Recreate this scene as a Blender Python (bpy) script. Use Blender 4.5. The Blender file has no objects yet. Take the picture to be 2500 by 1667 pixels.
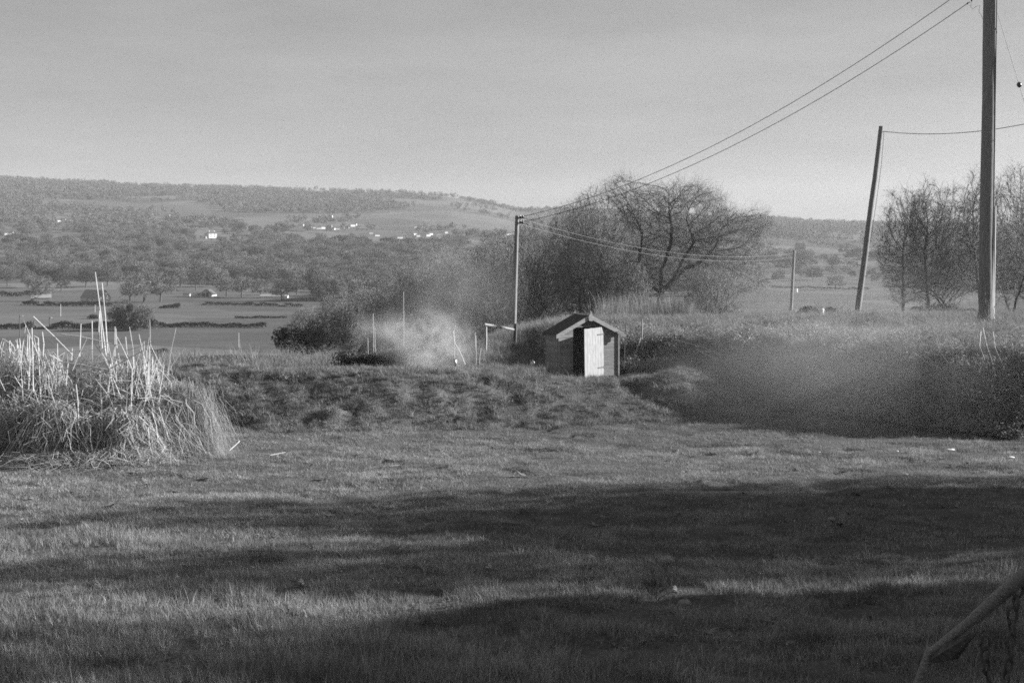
import bpy, math, random, time
import numpy as np
from mathutils import Vector

T0 = time.time()
R = math.radians
sc = bpy.context.scene
rng = np.random.default_rng(7)
random.seed(7)

# ------------------------------------------------------------------ camera, sky, sun, exposure
FPX = 2500 * 50 / 36.0          # focal length in photo pixels
HOR = 580.0                     # eye level row in the photo
EYE = 5.2
cam = bpy.data.cameras.new('camera')
cam.lens = 50; cam.sensor_width = 36; cam.clip_start = 0.1; cam.clip_end = 20000
cam.shift_y = -(1667 / 2 - HOR) / 2500
cam_o = bpy.data.objects.new('camera', cam)
cam_o.location = (0, 0, EYE); cam_o.rotation_euler = (R(90), 0, 0)
sc.collection.objects.link(cam_o); sc.camera = cam_o

SUN_EL, SUN_AZ = 20.0, 80.0     # elevation, azimuth clockwise from +Y (the view direction)
world = bpy.data.worlds.new('World'); sc.world = world; world.use_nodes = True
wn, wl = world.node_tree.nodes, world.node_tree.links
wn.clear()
sky = wn.new('ShaderNodeTexSky'); sky.sky_type = 'NISHITA'; sky.sun_disc = False
sky.sun_elevation = R(SUN_EL); sky.sun_rotation = R(SUN_AZ)
sky.altitude = 50; sky.air_density = 1.0; sky.dust_density = 0.6; sky.ozone_density = 1.0
bw = wn.new('ShaderNodeRGBToBW')
wl.new(sky.outputs[0], bw.inputs[0])
# thin high cloud, even over the whole dome
tc = wn.new('ShaderNodeTexCoord'); mp = wn.new('ShaderNodeMapping')
mp.inputs['Scale'].default_value = (1.0, 1.0, 5.0)
wl.new(tc.outputs['Generated'], mp.inputs[0])
cn = wn.new('ShaderNodeTexNoise'); cn.inputs['Scale'].default_value = 2.6; cn.inputs['Detail'].default_value = 8
cn.inputs['Roughness'].default_value = 0.62
wl.new(mp.outputs[0], cn.inputs['Vector'])
cr = wn.new('ShaderNodeMapRange'); cr.inputs[1].default_value = 0.25; cr.inputs[2].default_value = 0.75
cr.inputs[3].default_value = 0.80; cr.inputs[4].default_value = 1.22
wl.new(cn.outputs['Fac'], cr.inputs[0])
mul = wn.new('ShaderNodeMath'); mul.operation = 'MULTIPLY'
veil = wn.new('ShaderNodeMath'); veil.operation = 'MULTIPLY_ADD'   # thin veil of high cloud evens out the clear sky
veil.inputs[1].default_value = 0.31; veil.inputs[2].default_value = 1.52
wl.new(bw.outputs[0], veil.inputs[0]); wl.new(veil.outputs[0], mul.inputs[0]); wl.new(cr.outputs[0], mul.inputs[1])
bg = wn.new('ShaderNodeBackground'); bg.inputs['Strength'].default_value = 0.05
wl.new(mul.outputs[0], bg.inputs['Color'])
wo = wn.new('ShaderNodeOutputWorld'); wl.new(bg.outputs[0], wo.inputs['Surface'])

sl = bpy.data.lights.new('sun', 'SUN'); sl.energy = 5.0; sl.angle = R(0.53); sl.color = (1, 1, 1)
so = bpy.data.objects.new('sun', sl); sc.collection.objects.link(so)
sdir = Vector((math.sin(R(SUN_AZ)) * math.cos(R(SUN_EL)), math.cos(R(SUN_AZ)) * math.cos(R(SUN_EL)), math.sin(R(SUN_EL))))
so.rotation_euler = (-sdir).to_track_quat('-Z', 'Y').to_euler(); so.location = (60, 20, 60)

sc.view_settings.view_transform = 'Standard'; sc.view_settings.look = 'None'
sc.view_settings.gamma = 1; sc.view_settings.use_curve_mapping = False
sc.view_settings.exposure = 1.42
sc.render.engine = 'CYCLES'
sc.cycles.use_denoising = False
sc.cycles.max_bounces = 6; sc.cycles.diffuse_bounces = 3; sc.cycles.transmission_bounces = 3
sc.cycles.transparent_max_bounces = 8; sc.cycles.volume_bounces = 1
sc.cycles.volume_step_rate = 2.0; sc.cycles.volume_max_steps = 96
sc.cycles.filter_width = 1.7
sc.render.film_transparent = False

# ------------------------------------------------------------------ helpers
def P(u, v, d):
    """world point seen at photo pixel (u, v) at distance d"""
    return np.array([(u - 1250) / FPX * d, d, EYE - (v - HOR) / FPX * d])

def uX(u, d): return (u - 1250) / FPX * d

def hash2(ix, iy, s):
    h = (ix.astype(np.int64) * 374761393 + iy.astype(np.int64) * 668265263 + s * 974711) & 0x7fffffff
    h = ((h ^ (h >> 13)) * 1274126177) & 0x7fffffff
    return ((h ^ (h >> 16)) & 0xffff) / 65535.0

def vnoise(x, y, s=0):
    x = np.asarray(x, float); y = np.asarray(y, float)
    ix = np.floor(x); iy = np.floor(y); fx = x - ix; fy = y - iy
    fx = fx * fx * (3 - 2 * fx); fy = fy * fy * (3 - 2 * fy)
    a = hash2(ix, iy, s); b = hash2(ix + 1, iy, s); c = hash2(ix, iy + 1, s); d = hash2(ix + 1, iy + 1, s)
    return (a * (1 - fx) + b * fx) * (1 - fy) + (c * (1 - fx) + d * fx) * fy

def fbm(x, y, s=0, o=4):
    t = 0; a = 0.5; n = 0
    for i in range(o):
        t = t + a * vnoise(np.asarray(x) * 2 ** i + 17.3 * i, np.asarray(y) * 2 ** i - 9.1 * i, s + i); n += a; a *= 0.5
    return t / n

def sstep(t):
    t = np.clip(t, 0, 1); return t * t * (3 - 2 * t)

# ------------------------------------------------------------------ ground height
_ly = np.array([-40, -10, 0, 5, 9, 13, 16, 20, 24, 30, 36, 42, 80.])
_lz = np.array([4.6, 4.0, 3.6, 2.45, 1.6, 0.92, 0.62, 0.36, 0.2, 0.07, 0.0, 0.0, 0.0])
_yy = np.linspace(-40, 80, 1201); _zz = np.interp(_yy, _ly, _lz)
_k = np.ones(31) / 31; _zz = np.convolve(np.pad(_zz, 15, 'edge'), _k, 'valid')

def near_z(x, y):
    x = np.asarray(x, float); y = np.asarray(y, float)
    z = np.interp(y, _yy, _zz)
    z = z + 0.14 * (fbm(x * .16, y * .16, 3, 2) - .5) + 0.09 * (fbm(x * .8, y * .8, 5, 2) - .5)
    z = z - 0.07 * sstep((vnoise(x * 1.1, y * 1.5, 9) - .70) / .14) * (y > 10)
    # grassy bank across the middle
    yb = np.interp(x, [-40, -8, 0, 4.6, 9], [36.6, 37.5, 38.7, 40.2, 41.5]) + 0.5 * (fbm(x * .35, y * 0, 11, 3) - .5)
    hb = np.interp(x, [-40, -9, -3, 0, 2.2, 3.6, 5.0, 6.2, 7.3], [1.34, 1.34, 1.26, 1.00, 0.84, 0.84, 0.88, 0.70, 0.0])
    hb = hb + 0.07 * (fbm(x * .55, y * .3, 21, 3) - .5)
    f = sstep((y - yb) / 3.1)
    bank = hb * f
    # behind the crest the garden level drops on the left and stays level by the shed
    drop = np.interp(x, [-40, -4, -1, 1.5], [1.0, 1.0, 0.42, 0.16])
    bank = bank - drop * sstep((y - 42.0) / 5.0) * (hb > 0.2)
    # lumps and tussock hollows on the slope
    lump = (fbm(x * 2.3, y * 2.9, 31, 4) - .5) * 0.36 + (fbm(x * .9, y * 1.2, 33, 2) - .5) * .16 + (fbm(x * 0.55, y * 0.6, 35, 2) - .5) * 0.2
    bank = bank + lump * sstep((y - yb + .4) / 1.0) * sstep((44.5 - y) / 3) * np.clip(hb, 0, 1)
    # worn path climbing to the shed
    ax, ay, bx, by = 5.7, 40.3, 2.75, 43.3
    t = np.clip(((x - ax) * (bx - ax) + (y - ay) * (by - ay)) / ((bx - ax) ** 2 + (by - ay) ** 2), 0, 1)
    dd = np.hypot(x - (ax + t * (bx - ax)), y - (ay + t * (by - ay)))
    bank = bank - 0.24 * np.exp(-(dd / 0.34) ** 2)
    # mound end behind the path
    bank = bank + 0.40 * np.exp(-(((x - 5.2) / 1.3) ** 2 + ((y - 43.2) / 1.2) ** 2))
    # bramble bank on the right, plateau behind
    yf = np.interp(x, [-2, 2, 3.5, 6.0, 7.6, 9.5, 12.7, 20, 40], [52, 48.5, 47.5, 46.0, 43.2, 40.2, 36.6, 36.2, 38])
    hr = np.interp(x, [2, 6, 10, 13], [1.62, 1.75, 2.0, 2.15]) * sstep((y - yf) / 2.8) * sstep((x + .5) / 3.0) 
    hr = hr + 0.5 * (fbm(x * .5, y * .5, 41, 3) - .5) * sstep((y - yf) / 1.5) * sstep((x - 1) / 3)
    return z + np.maximum(bank, hr) + np.minimum(bank, hr) * 0.0

_sky_u = np.array([-900, 0, 250, 320, 500, 630, 890, 1000, 1100, 1200, 1260, 1330, 1400, 1850, 2000, 2200, 2500, 3400.])
_sky_v = np.array([405, 438, 449, 456, 459, 463, 469, 474, 481, 499, 515, 513, 515, 534, 543, 551, 557, 575.])

def far_z(x, y):
    x = np.asarray(x, float); y = np.maximum(np.asarray(y, float), 20)
    u = 1250 + x / y * FPX
    zl = np.interp(y, [40, 55, 70, 100, 150, 250, 400, 500, 700, 1000, 1400], [0.4, 0.3, -1.0, -3.4, -7.2, -20, -34, -35, -35, -35, -27])
    zr = np.interp(y, [40, 60, 75, 100, 150, 250, 400, 600, 1000, 1400], [1.6, 1.6, 0.9, -0.7, -4, -13, -23, -30, -33, -26])
    m = sstep((u - 950) / 450)
    z1 = zl * (1 - m) + zr * m
    vc = np.interp(u, _sky_u, _sky_v)
    t = np.clip((y - 1400) / 2900, 0, 1)
    v0 = HOR + (EYE + 27) * FPX / 1400
    tt = 1 - (1 - t) ** 1.9
    v = v0 + (vc - v0) * tt
    v = v + 7 * (fbm(u / 230, y / 420, 61, 3) - .5) * np.clip(t * 6, 0, 1) * np.clip((1 - t) * 5, 0, 1)
    z2 = EYE - (v - HOR) / FPX * y
    zc = EYE - (vc - HOR) / FPX * 4300
    z2 = np.where(y > 4300, zc - (y - 4300) * 0.05, z2)
    w = sstep((y - 1350) / 100)
    return z1 * (1 - w) + z2 * w

def G(x, y):
    t = sstep((np.asarray(y, float) - 52) / 13)
    return near_z(x, y) * (1 - t) + far_z(x, y) * t

def Gz(x, y): return float(G(np.array([x]), np.array([y]))[0])

# ------------------------------------------------------------------ mesh building
class MB:
    def __init__(s): s.v = []; s.q = []; s.t = []; s.n = 0
    def add(s, verts, quads=None, tris=None):
        verts = np.asarray(verts, float).reshape(-1, 3)
        if quads is not None and len(quads): s.q.append(np.asarray(quads, np.int64).reshape(-1, 4) + s.n)
        if tris is not None and len(tris): s.t.append(np.asarray(tris, np.int64).reshape(-1, 3) + s.n)
        s.v.append(verts); s.n += len(verts); return s
    def box(s, c, size, rz=0.0, M=None):
        sx, sy, sz = [k / 2 for k in size]
        v = np.array([[a * sx, b * sy, e * sz] for e in (-1, 1) for b in (-1, 1) for a in (-1, 1)], float)
        if M is not None: v = v @ np.asarray(M).T
        if rz:
            c_, s_ = math.cos(rz), math.sin(rz); v = np.stack([v[:, 0] * c_ - v[:, 1] * s_, v[:, 0] * s_ + v[:, 1] * c_, v[:, 2]], 1)
        v = v + np.asarray(c, float)
        return s.add(v, [[0, 2, 3, 1], [4, 5, 7, 6], [0, 1, 5, 4], [2, 6, 7, 3], [0, 4, 6, 2], [1, 3, 7, 5]])
    def tubes(s, p0, p1, r0, r1, n=4):
        p0 = np.asarray(p0, float).reshape(-1, 3); p1 = np.asarray(p1, float).reshape(-1, 3); N = len(p0)
        if N == 0: return s
        r0 = np.broadcast_to(np.asarray(r0, float), (N,)); r1 = np.broadcast_to(np.asarray(r1, float), (N,))
        d = p1 - p0; d = d / (np.linalg.norm(d, axis=1, keepdims=True) + 1e-9)
        ref = np.where(np.abs(d[:, 2:3]) > .9, np.array([[1., 0, 0]]), np.array([[0, 0, 1.]]))
        a = np.cross(d, ref); a /= np.linalg.norm(a, axis=1, keepdims=True) + 1e-9
        b = np.cross(d, a)
        ang = np.arange(n) * 2 * math.pi / n
        off = np.cos(ang)[None, :, None] * a[:, None] + np.sin(ang)[None, :, None] * b[:, None]
        v = np.stack([p0[:, None] + off * r0[:, None, None], p1[:, None] + off * r1[:, None, None]], 1)
        k = np.arange(n); kn = (k + 1) % n
        q = np.stack([k, kn, kn + n, k + n], 1)[None] + (np.arange(N) * 2 * n)[:, None, None]
        return s.add(v.reshape(-1, 3), q.reshape(-1, 4))
    def path(s, pts, rad, n=8, cap=True):
        pts = np.asarray(pts, float); N = len(pts); rad = np.broadcast_to(np.asarray(rad, float), (N,))
        d = np.gradient(pts, axis=0); d /= np.linalg.norm(d, axis=1, keepdims=True) + 1e-9
        ref = np.array([0, 0, 1.]) if abs(d[:, 2]).mean() < .8 else np.array([1., 0, 0])
        a = np.cross(d, ref); a /= np.linalg.norm(a, axis=1, keepdims=True) + 1e-9
        b = np.cross(d, a); ang = np.arange(n) * 2 * math.pi / n
        v = pts[:, None] + (np.cos(ang)[None, :, None] * a[:, None] + np.sin(ang)[None, :, None] * b[:, None]) * rad[:, None, None]
        k = np.arange(n); kn = (k + 1) % n
        q = np.stack([k, kn, kn + n, k + n], 1)[None] + (np.arange(N - 1) * n)[:, None, None]
        base = s.n; s.add(v.reshape(-1, 3), q.reshape(-1, 4))
        if cap:
            for r_, p in ((0, pts[0]), (N - 1, pts[-1])):
                ring = v[r_]; s.add(np.vstack([ring, p[None]]), None, [[i, (i + 1) % n, n] if r_ else [(i + 1) % n, i, n] for i in range(n)])
        return s
    def ribbons(s, p0, p1, w0, w1):
        p0 = np.asarray(p0, float).reshape(-1, 3); p1 = np.asarray(p1, float).reshape(-1, 3); N = len(p0)
        if N == 0: return s
        d = p1 - p0; rnd = rng.normal(size=(N, 3)); a = np.cross(d, rnd); a /= np.linalg.norm(a, axis=1, keepdims=True) + 1e-9
        w0 = np.broadcast_to(np.asarray(w0, float), (N,))[:, None]; w1 = np.broadcast_to(np.asarray(w1, float), (N,))[:, None]
        v = np.stack([p0 - a * w0, p0 + a * w0, p1 + a * w1, p1 - a * w1], 1)
        q = np.arange(4)[None] + (np.arange(N) * 4)[:, None]
        return s.add(v.reshape(-1, 3), q)
    def strips(s, pts, side, w):
        """pts (N,K,3) centre lines, side (N,3) or (N,K,3) unit, w (N,K) half widths"""
        N, K = pts.shape[:2]
        if side.ndim == 2: side = side[:, None]
        L = pts - side * w[..., None]; Rr = pts + side * w[..., None]
        v = np.stack([L, Rr], 2).reshape(N, K * 2, 3)
        k = np.arange(K - 1) * 2
        q = np.stack([k, k + 1, k + 3, k + 2], 1)[None] + (np.arange(N) * K * 2)[:, None, None]
        return s.add(v.reshape(-1, 3), q.reshape(-1, 4))
    def mesh(s, name, mat, smooth=False):
        me = bpy.data.meshes.new(name)
        V = np.concatenate(s.v) if s.v else np.zeros((0, 3))
        Q = np.concatenate(s.q) if s.q else np.zeros((0, 4), np.int64); T = np.concatenate(s.t) if s.t else np.zeros((0, 3), np.int64)
        me.vertices.add(len(V)); me.vertices.foreach_set('co', V.astype(np.float32).ravel())
        loops = np.concatenate([Q.ravel(), T.ravel()]).astype(np.int32)
        me.loops.add(len(loops)); me.loops.foreach_set('vertex_index', loops)
        st = np.concatenate([np.arange(len(Q)) * 4, len(Q) * 4 + np.arange(len(T)) * 3]).astype(np.int32)
        me.polygons.add(len(st)); me.polygons.foreach_set('loop_start', st)
        me.polygons.foreach_set('use_smooth', np.full(len(st), bool(smooth)))
        me.update(calc_edges=True)
        if mat is not None: me.materials.append(mat)
        return me
    def obj(s, name, mat, parent=None, smooth=False):
        return link(name, s.mesh(name, mat, smooth), parent)

def link(name, data, parent=None):
    o = bpy.data.objects.new(name, data); sc.collection.objects.link(o)
    if parent is not None: o.parent = parent
    return o

def tag(o, label=None, cat=None, group=None, kind=None):
    if label: o['label'] = label
    if cat: o['category'] = cat
    if group: o['group'] = group
    if kind: o['kind'] = kind
    return o

def thing(name, label, cat, loc=(0, 0, 0), rz=0, group=None, scale=1):
    o = link(name, None); o.location = tuple(float(k) for k in loc); o.rotation_euler = (0, 0, rz); o.scale = (scale,) * 3
    o.empty_display_size = .2
    return tag(o, label, cat, group)

def copy_tree(o, parent=None):
    c = o.copy(); sc.collection.objects.link(c); c.parent = parent
    for ch in list(o.children): copy_tree(ch, c)
    return c

# ------------------------------------------------------------------ materials (all grey: the place is seen in black and white)
def nmat(name): 
    m = bpy.data.materials.new(name); m.use_nodes = True; nt = m.node_tree; nt.nodes.clear()
    return m, nt.nodes, nt.links

def grey_mat(name, lo, hi, scale=8, rough=0.85, bump=0.0, stretch=(1, 1, 1), detail=6, spec=0.2, rnd=0.0, coord='Object'):
    m, n, l = nmat(name)
    tcn = n.new('ShaderNodeTexCoord'); mpn = n.new('ShaderNodeMapping'); mpn.inputs['Scale'].default_value = stretch
    l.new(tcn.outputs[coord], mpn.inputs[0])
    nz = n.new('ShaderNodeTexNoise'); nz.inputs['Scale'].default_value = scale; nz.inputs['Detail'].default_value = detail
    nz.inputs['Roughness'].default_value = 0.65
    l.new(mpn.outputs[0], nz.inputs['Vector'])
    mr = n.new('ShaderNodeMapRange'); mr.inputs[1].default_value = .3; mr.inputs[2].default_value = .7
    mr.inputs[3].default_value = lo; mr.inputs[4].default_value = hi
    l.new(nz.outputs['Fac'], mr.inputs[0])
    col = mr.outputs[0]
    if rnd:
        oi = n.new('ShaderNodeObjectInfo'); mr2 = n.new('ShaderNodeMapRange')
        mr2.inputs[3].default_value = 1 - rnd; mr2.inputs[4].default_value = 1 + rnd
        l.new(oi.outputs['Random'], mr2.inputs[0])
        mm = n.new('ShaderNodeMath'); mm.operation = 'MULTIPLY'; l.new(col, mm.inputs[0]); l.new(mr2.outputs[0], mm.inputs[1]); col = mm.outputs[0]
    b = n.new('ShaderNodeBsdfPrincipled'); b.inputs['Roughness'].default_value = rough; b.inputs['Specular IOR Level'].default_value = spec
    l.new(col, b.inputs['Base Color'])
    if bump:
        bp = n.new('ShaderNodeBump'); bp.inputs['Strength'].default_value = bump; bp.inputs['Distance'].default_value = 0.02
        l.new(nz.outputs['Fac'], bp.inputs['Height']); l.new(bp.outputs[0], b.inputs['Normal'])
    o = n.new('ShaderNodeOutputMaterial'); l.new(b.outputs[0], o.inputs[0])
    return m

def leaf_mat(name, lo, hi, trans=0.3, patch=0.0, pscale=0.5, inst=0.0):
    """thin leaf or blade: diffuse + translucent, tone varies from plant to plant"""
    m, n, l = nmat(name)
    geo = n.new('ShaderNodeNewGeometry'); oi = n.new('ShaderNodeObjectInfo')
    ad = n.new('ShaderNodeMath'); ad.operation = 'ADD'; l.new(geo.outputs['Random Per Island'], ad.inputs[0]); l.new(oi.outputs['Random'], ad.inputs[1])
    fr = n.new('ShaderNodeMath'); fr.operation = 'FRACT'; l.new(ad.outputs[0], fr.inputs[0])
    mr = n.new('ShaderNodeMapRange'); mr.inputs[3].default_value = lo; mr.inputs[4].default_value = hi; l.new(fr.outputs[0], mr.inputs[0])
    col = mr.outputs[0]
    if patch:
        nz = n.new('ShaderNodeTexNoise'); nz.inputs['Scale'].default_value = pscale; nz.inputs['Detail'].default_value = 5
        l.new(geo.outputs['Position'], nz.inputs['Vector'])
        mr2 = n.new('ShaderNodeMapRange'); mr2.inputs[1].default_value = .32; mr2.inputs[2].default_value = .68
        mr2.inputs[3].default_value = 1 - patch; mr2.inputs[4].default_value = 1 + patch; l.new(nz.outputs['Fac'], mr2.inputs[0])
        mm = n.new('ShaderNodeMath'); mm.operation = 'MULTIPLY'; l.new(col, mm.inputs[0]); l.new(mr2.outputs[0], mm.inputs[1]); col = mm.outputs[0]
    if inst:
        mr3 = n.new('ShaderNodeMapRange'); mr3.inputs[3].default_value = 1 - inst; mr3.inputs[4].default_value = 1 + inst; l.new(oi.outputs['Random'], mr3.inputs[0])
        m3 = n.new('ShaderNodeMath'); m3.operation = 'MULTIPLY'; l.new(col, m3.inputs[0]); l.new(mr3.outputs[0], m3.inputs[1]); col = m3.outputs[0]
    d = n.new('ShaderNodeBsdfDiffuse'); t = n.new('ShaderNodeBsdfTranslucent'); l.new(col, d.inputs[0]); l.new(col, t.inputs[0])
    mx = n.new('ShaderNodeMixShader'); mx.inputs[0].default_value = trans; l.new(d.outputs[0], mx.inputs[1]); l.new(t.outputs[0], mx.inputs[2])
    o = n.new('ShaderNodeOutputMaterial'); l.new(mx.outputs[0], o.inputs[0])
    return m

M_bark = grey_mat('bark', .05, .14, 6, bump=.4, stretch=(1, 1, .3))
M_twig = leaf_mat('twig', .14, .34, 0.0)
M_twig_far = leaf_mat('twig_far', .09, .21, 0.0, inst=.42)
M_twig_hill = leaf_mat('twig_hill', .11, .18, 0.0, inst=.12)
M_pole = grey_mat('pole_wood', .10, .33, 9, bump=.7, stretch=(9, 9, .3), rough=.8)
M_pole_dark = grey_mat('pole_wood_tarred', .05, .12, 9, bump=.5, stretch=(6, 6, .35), rough=.7)
M_post = grey_mat('weathered_post', .22, .42, 9, bump=.4, stretch=(4, 4, .5))
M_cane = grey_mat('garden_cane', .35, .55, 9)
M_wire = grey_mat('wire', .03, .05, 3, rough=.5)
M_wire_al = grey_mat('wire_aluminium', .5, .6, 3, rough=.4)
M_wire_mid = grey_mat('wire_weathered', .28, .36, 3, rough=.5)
M_porcelain = grey_mat('insulator_brown', .04, .07, 3, rough=.25, spec=.5)
M_board = grey_mat('shed_board', .15, .33, 5, bump=.5, stretch=(.5, 3, 9), rnd=.18)
M_board_lift = grey_mat('shed_board_inside_lift', .25, .42, 5, bump=.3, stretch=(.5, 3, 9))  # same boards coloured paler so the dim shed interior reads lighter
M_barge = grey_mat('bargeboard', .22, .40, 6, bump=.3, stretch=(1, 3, 6))
M_felt = grey_mat('roof_felt', .05, .09, 30, bump=.4, rough=.95)
M_door = grey_mat('door_white_paint', .14, .38, 5, bump=.35, stretch=(9, 9, .8), rough=.6)
M_iron = grey_mat('rusty_iron', .05, .13, 30, bump=.5, rough=.7)
M_rail = grey_mat('rail_wood', .14, .36, 14, bump=.9, stretch=(2, 5, 5))
M_stone = grey_mat('stone', .16, .28, 12, bump=.4)
M_white = grey_mat('white_plastic', .75, .88, 5, rough=.4)
M_wallw = grey_mat('white_render', .5, .72, .6, rough=.9)
M_wallg = grey_mat('grey_render', .35, .5, .6, rough=.9)
M_roof = grey_mat('slate_roof', .07, .12, 2, rough=.8)
M_thatch = grey_mat('thatch', .2, .32, 3, bump=.5, rough=1)
M_glass = grey_mat('window_glass', .02, .03, 1, rough=.15, spec=.5)
M_grass = leaf_mat('grass_blade', .10, .42, .30, patch=.38, pscale=.8)
M_grass_bank = leaf_mat('bank_grass_blade', .08, .34, .30, patch=.45, pscale=1.3)
M_straw = leaf_mat('dead_grass', .16, .36, .3)
M_reed = leaf_mat('reed_leaf', .12, .66, .25)
M_stalk = grey_mat('reed_stalk', .40, .68, 6, rough=.5)
M_rough = leaf_mat('rough_grass_mound', .16, .40, .25)
M_bramble = leaf_mat('bramble_leaf', .13, .38, .25, patch=.3, pscale=.6)
M_stem = leaf_mat('bramble_stem', .12, .4, 0)
M_weed = leaf_mat('tall_weeds', .10, .28, .2, patch=.4, pscale=.9)
M_ever = leaf_mat('evergreen_leaf', .04, .12, .2)
M_hedge = leaf_mat('hedge_leaf', .05, .14, .1, patch=.3, pscale=.08)

# ground: near turf
def turf():
    m, n, l = nmat('turf_soil')
    g = n.new('ShaderNodeNewGeometry')
    a = n.new('ShaderNodeTexNoise'); a.inputs['Scale'].default_value = 1.2; a.inputs['Detail'].default_value = 8; a.inputs['Roughness'].default_value = .7
    b_ = n.new('ShaderNodeTexNoise'); b_.inputs['Scale'].default_value = 22; b_.inputs['Detail'].default_value = 5
    l.new(g.outputs['Position'], a.inputs['Vector']); l.new(g.outputs['Position'], b_.inputs['Vector'])
    mx = n.new('ShaderNodeMath'); mx.operation = 'MULTIPLY'; l.new(a.outputs['Fac'], mx.inputs[0]); l.new(b_.outputs['Fac'], mx.inputs[1])
    mr = n.new('ShaderNodeMapRange'); mr.inputs[1].default_value = .12; mr.inputs[2].default_value = .4; mr.inputs[3].default_value = .05; mr.inputs[4].default_value = .15
    l.new(mx.outputs[0], mr.inputs[0])
    p = n.new('ShaderNodeBsdfPrincipled'); p.inputs['Roughness'].default_value = 1; p.inputs['Specular IOR Level'].default_value = .05
    l.new(mr.outputs[0], p.inputs['Base Color'])
    bp = n.new('ShaderNodeBump'); bp.inputs['Strength'].default_value = .8; bp.inputs['Distance'].default_value = .05; l.new(b_.outputs['Fac'], bp.inputs['Height']); l.new(bp.outputs[0], p.inputs['Normal'])
    o = n.new('ShaderNodeOutputMaterial'); l.new(p.outputs[0], o.inputs[0]); return m
M_turf = turf()

def fields():
    m, n, l = nmat('valley_fields')
    g = n.new('ShaderNodeNewGeometry')
    mp_ = n.new('ShaderNodeMapping'); mp_.inputs['Scale'].default_value = (1 / 230, 1 / 190, 0); mp_.inputs['Rotation'].default_value = (0, 0, .35)
    l.new(g.outputs['Position'], mp_.inputs[0])
    wv = n.new('ShaderNodeTexNoise'); wv.inputs['Scale'].default_value = 1.5; l.new(mp_.outputs[0], wv.inputs['Vector'])
    av = n.new('ShaderNodeVectorMath'); av.operation = 'MULTIPLY_ADD'; av.inputs[1].default_value = (.35, .35, 0)
    l.new(wv.outputs['Color'], av.inputs[0]); l.new(mp_.outputs[0], av.inputs[2])
    vo = n.new('ShaderNodeTexVoronoi'); vo.inputs['Scale'].default_value = 1.0; l.new(av.outputs[0], vo.inputs['Vector'])
    sp = n.new('ShaderNodeSeparateColor'); l.new(vo.outputs['Color'], sp.inputs[0])
    cr_ = n.new('ShaderNodeMapRange'); cr_.inputs[3].default_value = .085; cr_.inputs[4].default_value = .145; l.new(sp.outputs[0], cr_.inputs[0])
    # strips of tone: ploughing, drier ground
    mp2 = n.new('ShaderNodeMapping'); mp2.inputs['Scale'].default_value = (1 / 60, 1 / 25, 0); l.new(g.outputs['Position'], mp2.inputs[0])
    nz = n.new('ShaderNodeTexNoise'); nz.inputs['Scale'].default_value = 1; nz.inputs['Detail'].default_value = 9; nz.inputs['Roughness'].default_value = .7
    l.new(mp2.outputs[0], nz.inputs['Vector'])
    m2 = n.new('ShaderNodeMapRange'); m2.inputs[1].default_value = .25; m2.inputs[2].default_value = .75; m2.inputs[3].default_value = .72; m2.inputs[4].default_value = 1.3; l.new(nz.outputs['Fac'], m2.inputs[0])
    mu = n.new('ShaderNodeMath'); mu.operation = 'MULTIPLY'; l.new(cr_.outputs[0], mu.inputs[0]); l.new(m2.outputs[0], mu.inputs[1])
    p = n.new('ShaderNodeBsdfPrincipled'); p.inputs['Roughness'].default_value = 1; p.inputs['Specular IOR Level'].default_value = 0
    l.new(mu.outputs[0], p.inputs['Base Color'])
    o = n.new('ShaderNodeOutputMaterial'); l.new(p.outputs[0], o.inputs[0]); return m
M_fields = fields()

# ------------------------------------------------------------------ ground sheets
def grid_mesh(xs, ys, zf, name, mat):
    X, Y = np.meshgrid(xs, ys); Z = zf(X, Y)
    nx, ny = len(xs), len(ys)
    i = np.arange(ny - 1)[:, None] * nx + np.arange(nx - 1)[None]
    q = np.stack([i, i + 1, i + 1 + nx, i + nx], -1).reshape(-1, 4)
    mb = MB(); mb.add(np.stack([X, Y, Z], -1).reshape(-1, 3), q)
    return mb.obj(name, mat, None, True)

xs = np.concatenate([np.linspace(-60, -19, 42), np.arange(-18.5, 18.6, .16), np.linspace(19, 60, 42)])
ys = np.concatenate([np.linspace(-40, 11, 52), np.arange(11.3, 50, .16), np.linspace(50.2, 72, 60)])
tag(grid_mesh(xs, ys, G, 'ground', M_turf), 'rough grassy ground with a low bank and lawn', None, None, 'structure')

def fan():
    ss = np.linspace(-.95, .95, 420)
    ds = 70.5 * (6500 / 70.5) ** np.linspace(0, 1, 420)
    S, D = np.meshgrid(ss, ds); X = S * D; Y = D
    Z = G(X, Y) - 0.03
    nx = len(ss); i = np.arange(len(ds) - 1)[:, None] * nx + np.arange(nx - 1)[None]
    q = np.stack([i, i + 1, i + 1 + nx, i + nx], -1).reshape(-1, 4)
    mb = MB(); mb.add(np.stack([X, Y, Z], -1).reshape(-1, 3), q)
    return mb.obj('valley_and_hills', M_fields, None, True)
tag(fan(), 'wide farmed valley rising to a long hill', None, None, 'structure')

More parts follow.
